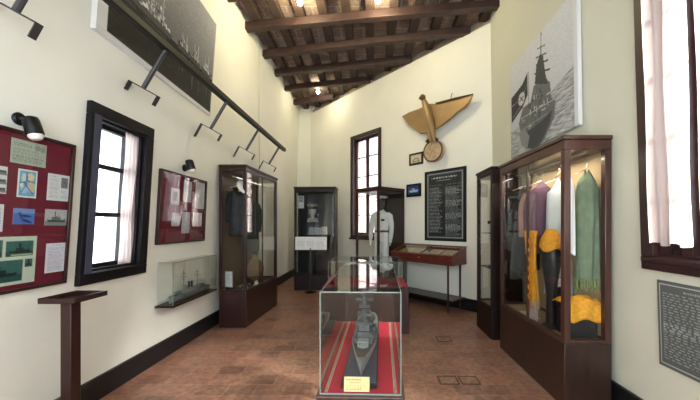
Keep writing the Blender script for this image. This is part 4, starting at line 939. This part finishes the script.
for i_, c_ in ((.03, (170, 172, 174)), (.04, (46, 48, 52)), (.05, (120, 122, 124)), (.056, (46, 48, 52))):
    cv.rect(i_*1.4, i_*.8, 1-i_*1.4, 1-i_*.8, c_)
cv.text(.16, .07, .84, .105, 1, (206, 208, 210), .6, 0, .9, .05); cv.text(.3, .12, .7, .145, 1, (196, 198, 200), .6, 0, .9, .05)
cv.text(.1, .19, .45, .21, 1, (190, 192, 194), .5, .1, .8); cv.text(.55, .19, .92, .21, 1, (190, 192, 194), .5, .1, .8)
cv.text(.1, .23, .47, .90, 38, (176, 178, 182), .5, .35, .8, .11); cv.text(.53, .23, .93, .95, 44, (182, 184, 188), .5, .3, .85, .11)
framed('names_board', [(424.4, 171.8), (465.2, 166.4), (466.3, 241.4), (424.8, 240.8)], 'tall black board of names in two columns above the slanted table', cv, M['black'], .035, 'sign', m='printgl')

# slanted table case
s1, wf = BW.loc(floor_pt(448, 313.5)); s0 = max(s1-1.42, sP+.06); wb_ = .035
t = thing('table_showcase', 'slanted mahogany table showcase with glazed lid, against the oblique wall under the names board', 'showcase', BW.pt((s0+s1)/2, (wf+wb_)/2, 0))
frT = lambda a, b, c: BW.pt(s0-.03+a, wb_+b, c); LT = s1-s0+.14; DT = wf-wb_+.03
zf0, zf1, zk1 = .87, 1.0, 1.155
def slab(a0, a1, b0, b1, e0=0., e1=0.):
    zt = lambda b: zk1+(zf1-zk1)*b/DT
    return MB().add([frT(a0, b0, zf0), frT(a1, b0, zf0), frT(a1, b1, zf0), frT(a0, b1, zf0), frT(a0, b0, zt(b0)+e0), frT(a1, b0, zt(b0)+e0), frT(a1, b1, zt(b1)+e0), frT(a0, b1, zt(b1)+e0)], [(0, 3, 2, 1), (4, 5, 6, 7), (0, 1, 5, 4), (1, 2, 6, 5), (2, 3, 7, 6), (3, 0, 4, 7)])
k = MB()
for q_ in (slab(0, LT, 0, .03), slab(0, LT, DT-.03, DT), slab(0, .03, .03, DT-.03), slab(LT-.03, LT, .03, DT-.03)): k.add(q_.v, q_.f)
obj('tray', k, M['wood_t'], t, bevel=.004)
obj('tray_floor', MB().box(.03, LT-.03, .03, DT-.03, zf0+.005, zf0+.02).map(frT), M['wood_t'], t)
zt = lambda b: zk1+(zf1-zk1)*b/DT
bed = MB().add([frT(.03, .03, zt(.03)-.06), frT(LT-.03, .03, zt(.03)-.06), frT(LT-.03, DT-.03, zt(DT)-.05), frT(.03, DT-.03, zt(DT)-.05)]+[frT(.03, .03, zt(.03)-.05), frT(LT-.03, .03, zt(.03)-.05), frT(LT-.03, DT-.03, zt(DT)-.04), frT(.03, DT-.03, zt(DT)-.04)], [(0, 3, 2, 1), (4, 5, 6, 7), (0, 1, 5, 4), (1, 2, 6, 5), (2, 3, 7, 6), (3, 0, 4, 7)])
obj('lining', bed, mat('olive_lining', (150, 132, 96), .9, noise=.1), t)
def lid(a0, a1, b0, b1, e0, e1): return MB().add([frT(a, b, zt(b)+e) for e in (e0, e1) for a, b in ((a0, b0), (a1, b0), (a1, b1), (a0, b1))], [(0, 3, 2, 1), (4, 5, 6, 7), (0, 1, 5, 4), (1, 2, 6, 5), (2, 3, 7, 6), (3, 0, 4, 7)])
k = MB()
for q_ in (lid(-.012, LT+.012, -.0, .035, .002, .024), lid(-.012, LT+.012, DT-.035, DT+.012, .002, .024), lid(-.012, .03, .035, DT-.035, .002, .024), lid(LT-.03, LT+.012, .035, DT-.035, .002, .024), lid(LT/2-.018, LT/2+.018, .035, DT-.035, .002, .024)): k.add(q_.v, q_.f)
obj('lid_frame', k, M['wood_t'], t, bevel=.004)
for a0_, a1_ in ((.03, LT/2-.018), (LT/2+.018, LT-.03)): obj('lid_glass', lid(a0_, a1_, .035, DT-.035, .012, .016), M['glass'], t)
obj('moulding', MB().box(-.01, LT+.01, 0, DT+.012, zf0-.02, zf0).map(frT), M['wood_t'], t, bevel=.006)
obj('lock', MB().lathe(frT(LT/2, DT, .95), [(.014, 0), (.014, .006)], 12, NN), M['gold'], t)
for a in (.05, LT-.11):
    for b in (.04, DT-.03): obj('leg', MB().lathe(frT(a, b, 0), [(.013, 0), (.02, .03), (.024, zf0-.02)], 4, ref=tuple(ru)), M['wood_d'], t)
obj('lower_shelf', MB().box(.0, LT, .02, DT, .215, .24).map(frT), M['wood_d'], t, bevel=.004)
GT = 'documents in the slanted showcase'
for i, (a0_, a1_, c_, lab) in enumerate([(.08, .36, (196, 178, 130), 'brown document at the left end of the slanted showcase'), (.40, .66, (176, 160, 120), 'tan document beside the lid divider, left half of the slanted showcase'), (.80, 1.05, (216, 206, 190), 'pale document right of the lid divider in the slanted showcase'), (1.10, 1.38, (206, 190, 176), 'pale document at the right end of the slanted showcase')]):
    cv = Canvas(26, 26, c_); cv.text(.1, .1, .9, .9, 9, tuple(int(v*.65) for v in c_))
    zz = lambda b: zt(.03)-.047+(zt(DT)-.04-zt(.03)+.05)*(b-.03)/(DT-.06)
    tag(panel('document', frT(a0_, .07, zz(.07)), frT(a1_, .07, zz(.07)), frT(a0_, DT-.07, zz(DT-.07)), .002, cv, M['print']), lab, 'document', GT)

# ------------------------------------------------------------------ right wall: ship photograph and text plaque
w = .045; hh = [RW.hit(510.5, 68.5, w), RW.hit(510.5, 159.5, w), RW.hit(580, 120, w)]
q = ((hh[0][0]+hh[1][0])/2, hh[2][0], hh[1][1], hh[0][1]); cv = Canvas(150, 150, (186, 190, 196)); px_map(cv, RW, q, w)
cv.a[:] = (204-26*cv.V+8*cv.U)[..., None]*np.array((.98, 1, 1.03))
sm = rng.normal(0, 1, cv.U.shape)
for _ in range(3): sm = (sm+np.roll(sm, 1, 1)+np.roll(sm, 2, 1)+np.roll(sm, -1, 1)+np.roll(sm, -2, 1))/2.6
sea = cv.V > .70-.26*np.clip(cv.U-.35, 0, 1); cv.a[sea] = np.clip(158+9*sm, 110, 200)[sea][:, None]*np.array((.99, 1, 1.02))
K = (58, 60, 64); H_ = (96, 100, 104); W2 = (176, 180, 182); rr = random.Random(5)
cv.poly([(519, 124), (523, 108), (534, 100), (548, 95), (556.5, 101), (555, 118), (546, 138), (537, 149), (525, 148)], H_)
cv.poly([(527, 132), (541, 122), (553, 110), (551, 122), (543, 140), (535, 150), (528, 148)], K)
cv.poly([(531, 101), (534, 86), (545, 77), (550.5, 82), (552, 98), (545, 104), (537, 106)], H_)
cv.poly([(535, 84), (536.4, 66), (540, 54), (543.2, 56), (545.5, 72), (548, 84)], K); cv.line([(541, 33), (541, 60)], 1.5, K); cv.line([(537.5, 49), (545, 45)], 1.3, K); cv.line([(536, 58), (546.5, 53)], 1.8, K); cv.line([(536.5, 65), (548, 60)], 2.4, K); cv.line([(535, 74), (550, 69)], 2.4, K)
for i in range(90):
    x = rr.uniform(521, 554); y0_ = 150-(x-521)*1.25; y = rr.uniform(max(88, y0_-46), y0_-12)
    if y < 86+abs(x-541)*1.1: continue
    c_ = rr.choice((K, K, H_, (128, 132, 134), W2, W2)); l_ = rr.uniform(1, 4)
    if rr.random() < .5: cv.line([(x, y), (x+.3, y+l_*1.6)], rr.uniform(1.2, 2.6), c_)
    else: cv.line([(x, y), (x+l_, y-l_*.6)], rr.uniform(1, 2.2), c_)
cv.line([(521, 119), (555, 99)], 1.0, W2); cv.line([(523, 130), (549, 113)], 1.0, (150, 154, 156)); cv.poly([(519, 134), (524, 128), (530, 136), (528, 148), (522, 146)], (124, 128, 130))
cv.poly([(511.2, 99), (522, 85), (527.3, 73), (527.8, 95), (523, 107), (511.6, 124)], (42, 44, 48))
u_, v_ = cv.tr(521.6, 99); cv.ell(u_, v_, .062, .066, (186, 188, 190)); cv.line([(519.8, 101.5), (523.6, 96)], 1.8, (52, 54, 58)); cv.line([(520.2, 97), (523.2, 100.6)], 1.8, (52, 54, 58)); cv.line([(511.6, 107), (519, 101)], 1.3, (140, 142, 144)); cv.line([(513, 118), (520.4, 107)], 1.2, (140, 142, 144)); cv.line([(524.4, 92), (527.3, 84)], 1.2, (140, 142, 144))
cv.line([(528.3, 72), (529, 102)], 1.1, K)
cv.noise(6); cv.tr = lambda x, y: (x, y); cv.rect(.965, 0, 1, 1, (212, 214, 218))
tag(wall_panel('ship_photograph', RW, q, w, .04, cv, M['print']), 'large grey photograph of a warship flying a flag, above the garment cabinet', 'photograph')
hh = [RW.hit(656.3, 279.3, .02), RW.hit(660, 364, .02)]; a_l = (hh[0][0]+hh[1][0])/2
q = (a_l, a_l-.52, hh[1][1], hh[0][1]); cv = Canvas(110, 100, (84, 88, 88))
cv.rect(.03, .035, .97, .965, (190, 194, 192)); cv.rect(.04, .047, .96, .953, (84, 88, 88)); cv.text(.36, .075, .62, .115, 1, (190, 194, 192), .6, 0); cv.text(.08, .13, .93, .90, 26, (176, 180, 180), .42, .15, .85, .05)
cv.noise(3); tag(wall_panel('text_plaque', RW, q, .02, .018, cv, M['print']), 'grey engraved text plaque with a white border on the right wall below the window', 'plaque')

# ------------------------------------------------------------------ lectern at the left
t = thing('lectern', 'dark wooden post with an empty shallow tray, before the large noticeboard', 'lectern', (-2.14, 2.2, 0))
obj('post', MB().box(-2.178, -2.102, 2.165, 2.24, .03, 1.03), M['wood_d'], t, bevel=.004); obj('foot', MB().box(-2.27, -2.0, 2.06, 2.34, 0, .03), M['wood_d'], t, bevel=.005)
tz = lambda y: 1.03+.02*(y-2.07)
k = MB().box(-2.235, -1.995, 2.07, 2.34, 1.028, 1.036)
for b_ in ((-2.235, -1.995, 2.07, 2.088), (-2.235, -1.995, 2.322, 2.34), (-2.235, -2.217, 2.088, 2.322), (-2.013, -1.995, 2.088, 2.322)): k.box(*b_, 1.028, 1.065)
obj('tray', k, M['wood_d'], t, bevel=.003)

# ------------------------------------------------------------------ the two model cases in the middle
rot = math.radians(-1.8); cc = Vector((-.0585, 1.56)); Wc, Lc = .407, 1.17
def frC(a, b, c): return Vector((cc.x+a*math.cos(rot)-b*math.sin(rot), cc.y+a*math.sin(rot)+b*math.cos(rot), c))
zb, zt_ = .70, 1.214
def glass_case(t, fr, w, l, z0, z1, gm='acryl', e=.004):
    h = w/2; e2 = .0022
    for bx_ in ((-h, h, 0, e), (-h, h, l-e, l), (-h, -h+e, e, l-e), (h-e, h, e, l-e)): obj('glass_pane', MB().box(*bx_, z0, z1).map(fr), M[gm], t)
    obj('glass_top', MB().box(-h, h, 0, l, z1, z1+e).map(fr), M[gm], t)
    k = MB()
    for x in (-h, h):
        for y in (0, l): q_ = MB().box(x-e2, x+e2, y-e2, y+e2, z0, z1+e).map(fr); k.add(q_.v, q_.f)
        q_ = MB().box(x-e2*.8, x+e2*.8, 0, l, z1, z1+e+.001).map(fr); k.add(q_.v, q_.f)
    for y in (0, l): q_ = MB().box(-h, h, y-e2*.8, y+e2*.8, z1, z1+e+.001).map(fr); k.add(q_.v, q_.f); q_ = MB().box(-h, h, y-e2, y+e2, z0, z0+.006).map(fr); k.add(q_.v, q_.f)
    for x in (-h, h): q_ = MB().box(x-e2, x+e2, 0, l, z0, z0+.006).map(fr); k.add(q_.v, q_.f)
    obj('glass_edging', k, M['edge'], t)
t = thing('model_case', 'long glass case with a warship model on red cloth, in the middle foreground', 'display case', frC(0, Lc/2, .65))
obj('base_board', MB().box(-Wc/2-.02, Wc/2+.02, -.02, Lc+.02, .655, zb).map(frC), M['wood_r'], t, bevel=.006)
obj('red_lining', MB().box(-Wc/2+.006, Wc/2-.006, .006, Lc-.006, zb, zb+.006).map(frC), M['red'], t)
for sx in (-1, 1):
    for j, (o_, c_) in enumerate(((.1705, (220, 206, 180)), (.1735, (34, 28, 32)), (.1765, (220, 206, 180)), (.1795, (34, 28, 32)), (.1825, (214, 190, 150)))):
        x = sx*o_; k = MB().box(x-.0013, x+.0013, .01, Lc-.01, zb+.006, zb+.0075).map(frC); obj('ribbon_stripe', k, M.setdefault('rib%s' % str(c_), mat('ribbon', c_, .7)), t)
glass_case(t, frC, Wc, Lc, zb, zt_)
t = thing('case_table', 'brown wooden stand under the foreground model case', 'table', frC(0, Lc/2, 0))
obj('apron', MB().box(-Wc/2-.005, Wc/2+.005, 0, Lc, .56, .655).map(frC), M['wood_r'], t, bevel=.004)
for x in (-Wc/2+.03, Wc/2-.03):
    for y in (.035, Lc-.035): obj('leg', MB().box(x-.025, x+.025, y-.025, y+.025, 0, .56).map(frC), M['wood_r'], t, bevel=.004)
t = thing('ship_model', 'long grey warship model with control tower on a slate-blue board, in the foreground glass case', 'model ship', frC(0, Lc/2, zb+.007))
obj('stand', MB().box(-.105, .085, .045, 1.12, zb+.007, zb+.033).map(frC), M['wood_k'], t, bevel=.003); obj('stand_top', MB().box(-.098, .078, .052, 1.113, zb+.033, zb+.036).map(frC), M['slate'], t)
ship(t, lambda a, b, c: frC(b-.005, .12+a, zb+.034+c*1.35), .97, .16, 'pocket')
cv = Canvas(40, 24, (226, 206, 148)); cv.text(.1, .12, .75, .26, 1, (90, 70, 40)); cv.text(.25, .34, .7, .44, 1, (120, 96, 60)); cv.text(.1, .55, .9, .9, 3, (140, 116, 76))
tag(panel('name_card', frC(-.085, .028, zb+.077), frC(.045, .028, zb+.077), frC(-.085, .014, zb+.008), .003, cv, M['print']), 'cream name card leaning before the bow of the foreground ship model', 'card')
# second case
fr2 = lambda a, b, c: Vector((-.0925+a, 4.45+b, c))
t = thing('model_case', 'second glass case with red lining on a dark pedestal, behind the foreground case', 'display case', fr2(0, .42, 0))
obj('pedestal', MB().box(-.625, .62, 0, .86, 0, .645).map(fr2), M['wood_d'], t, bevel=.006)
obj('base_board', MB().box(-.625, .625, -.006, .866, .645, .668).map(fr2), M['wood_d'], t, bevel=.004)
obj('red_lining', MB().box(-.60, .60, .02, .84, .668, .676).map(fr2), M['red'], t)
fr2b = lambda a, b, c: fr2(a, b+.02, c)
glass_case(t, fr2b, 1.076, .80, .676, 1.03)

# ------------------------------------------------------------------ light
wd = bpy.data.worlds.new('world'); S.world = wd; wd.use_nodes = True
bg = wd.node_tree.nodes['Background']; bg.inputs[0].default_value = (.80, .905, 1, 1); bg.inputs[1].default_value = 5.0
S.view_settings.view_transform = 'Standard'; S.view_settings.look = 'None'; S.view_settings.gamma = 1; S.view_settings.exposure = .54
sl = bpy.data.lights.new('sun', 'SUN'); sl.energy = 34; sl.color = (1, .95, .88); sl.angle = math.radians(14)
so = bpy.data.objects.new('sun', sl); COL.objects.link(so); so.location = (6, 0, 6); so.rotation_euler = Vector((-3.2, 1.25, -2.3)).to_track_quat('-Z', 'Y').to_euler()
def portal(c, d, w, h):
    l = bpy.data.lights.new('portal', 'AREA'); l.shape = 'RECTANGLE'; l.size = w; l.size_y = h; l.cycles.is_portal = True
    o = bpy.data.objects.new('portal', l); COL.objects.link(o); o.location = c; o.rotation_euler = Vector(d).to_track_quat('-Z', 'Y').to_euler()
portal((-.1, NEAR-.31, 2.15), (0, 1, 0), 4.1, 2.6)
portal(LW.pt((hl[0]+hl[1])/2, -.36, (hl[2]+hl[3])/2), (1, 0, 0), hl[1]-hl[0]+.1, hl[3]-hl[2]+.1)
portal(RW.pt((hr[0]+hr[1])/2, -.36, (hr[2]+hr[3])/2), (-1, 0, 0), hr[1]-hr[0]+.1, hr[3]-hr[2]+.1)
portal(BW.pt((hb[0]+hb[1])/2, -.36, (hb[2]+hb[3])/2), NN, hb[1]-hb[0]+.1, hb[3]-hb[2]+.1)
S.view_settings.use_curve_mapping = False
S.cycles.use_denoising = True; S.cycles.transparent_max_bounces = 32; S.cycles.max_bounces = 10; S.cycles.diffuse_bounces = 6
S.cycles.caustics_reflective = False; S.cycles.sample_clamp_indirect = 8
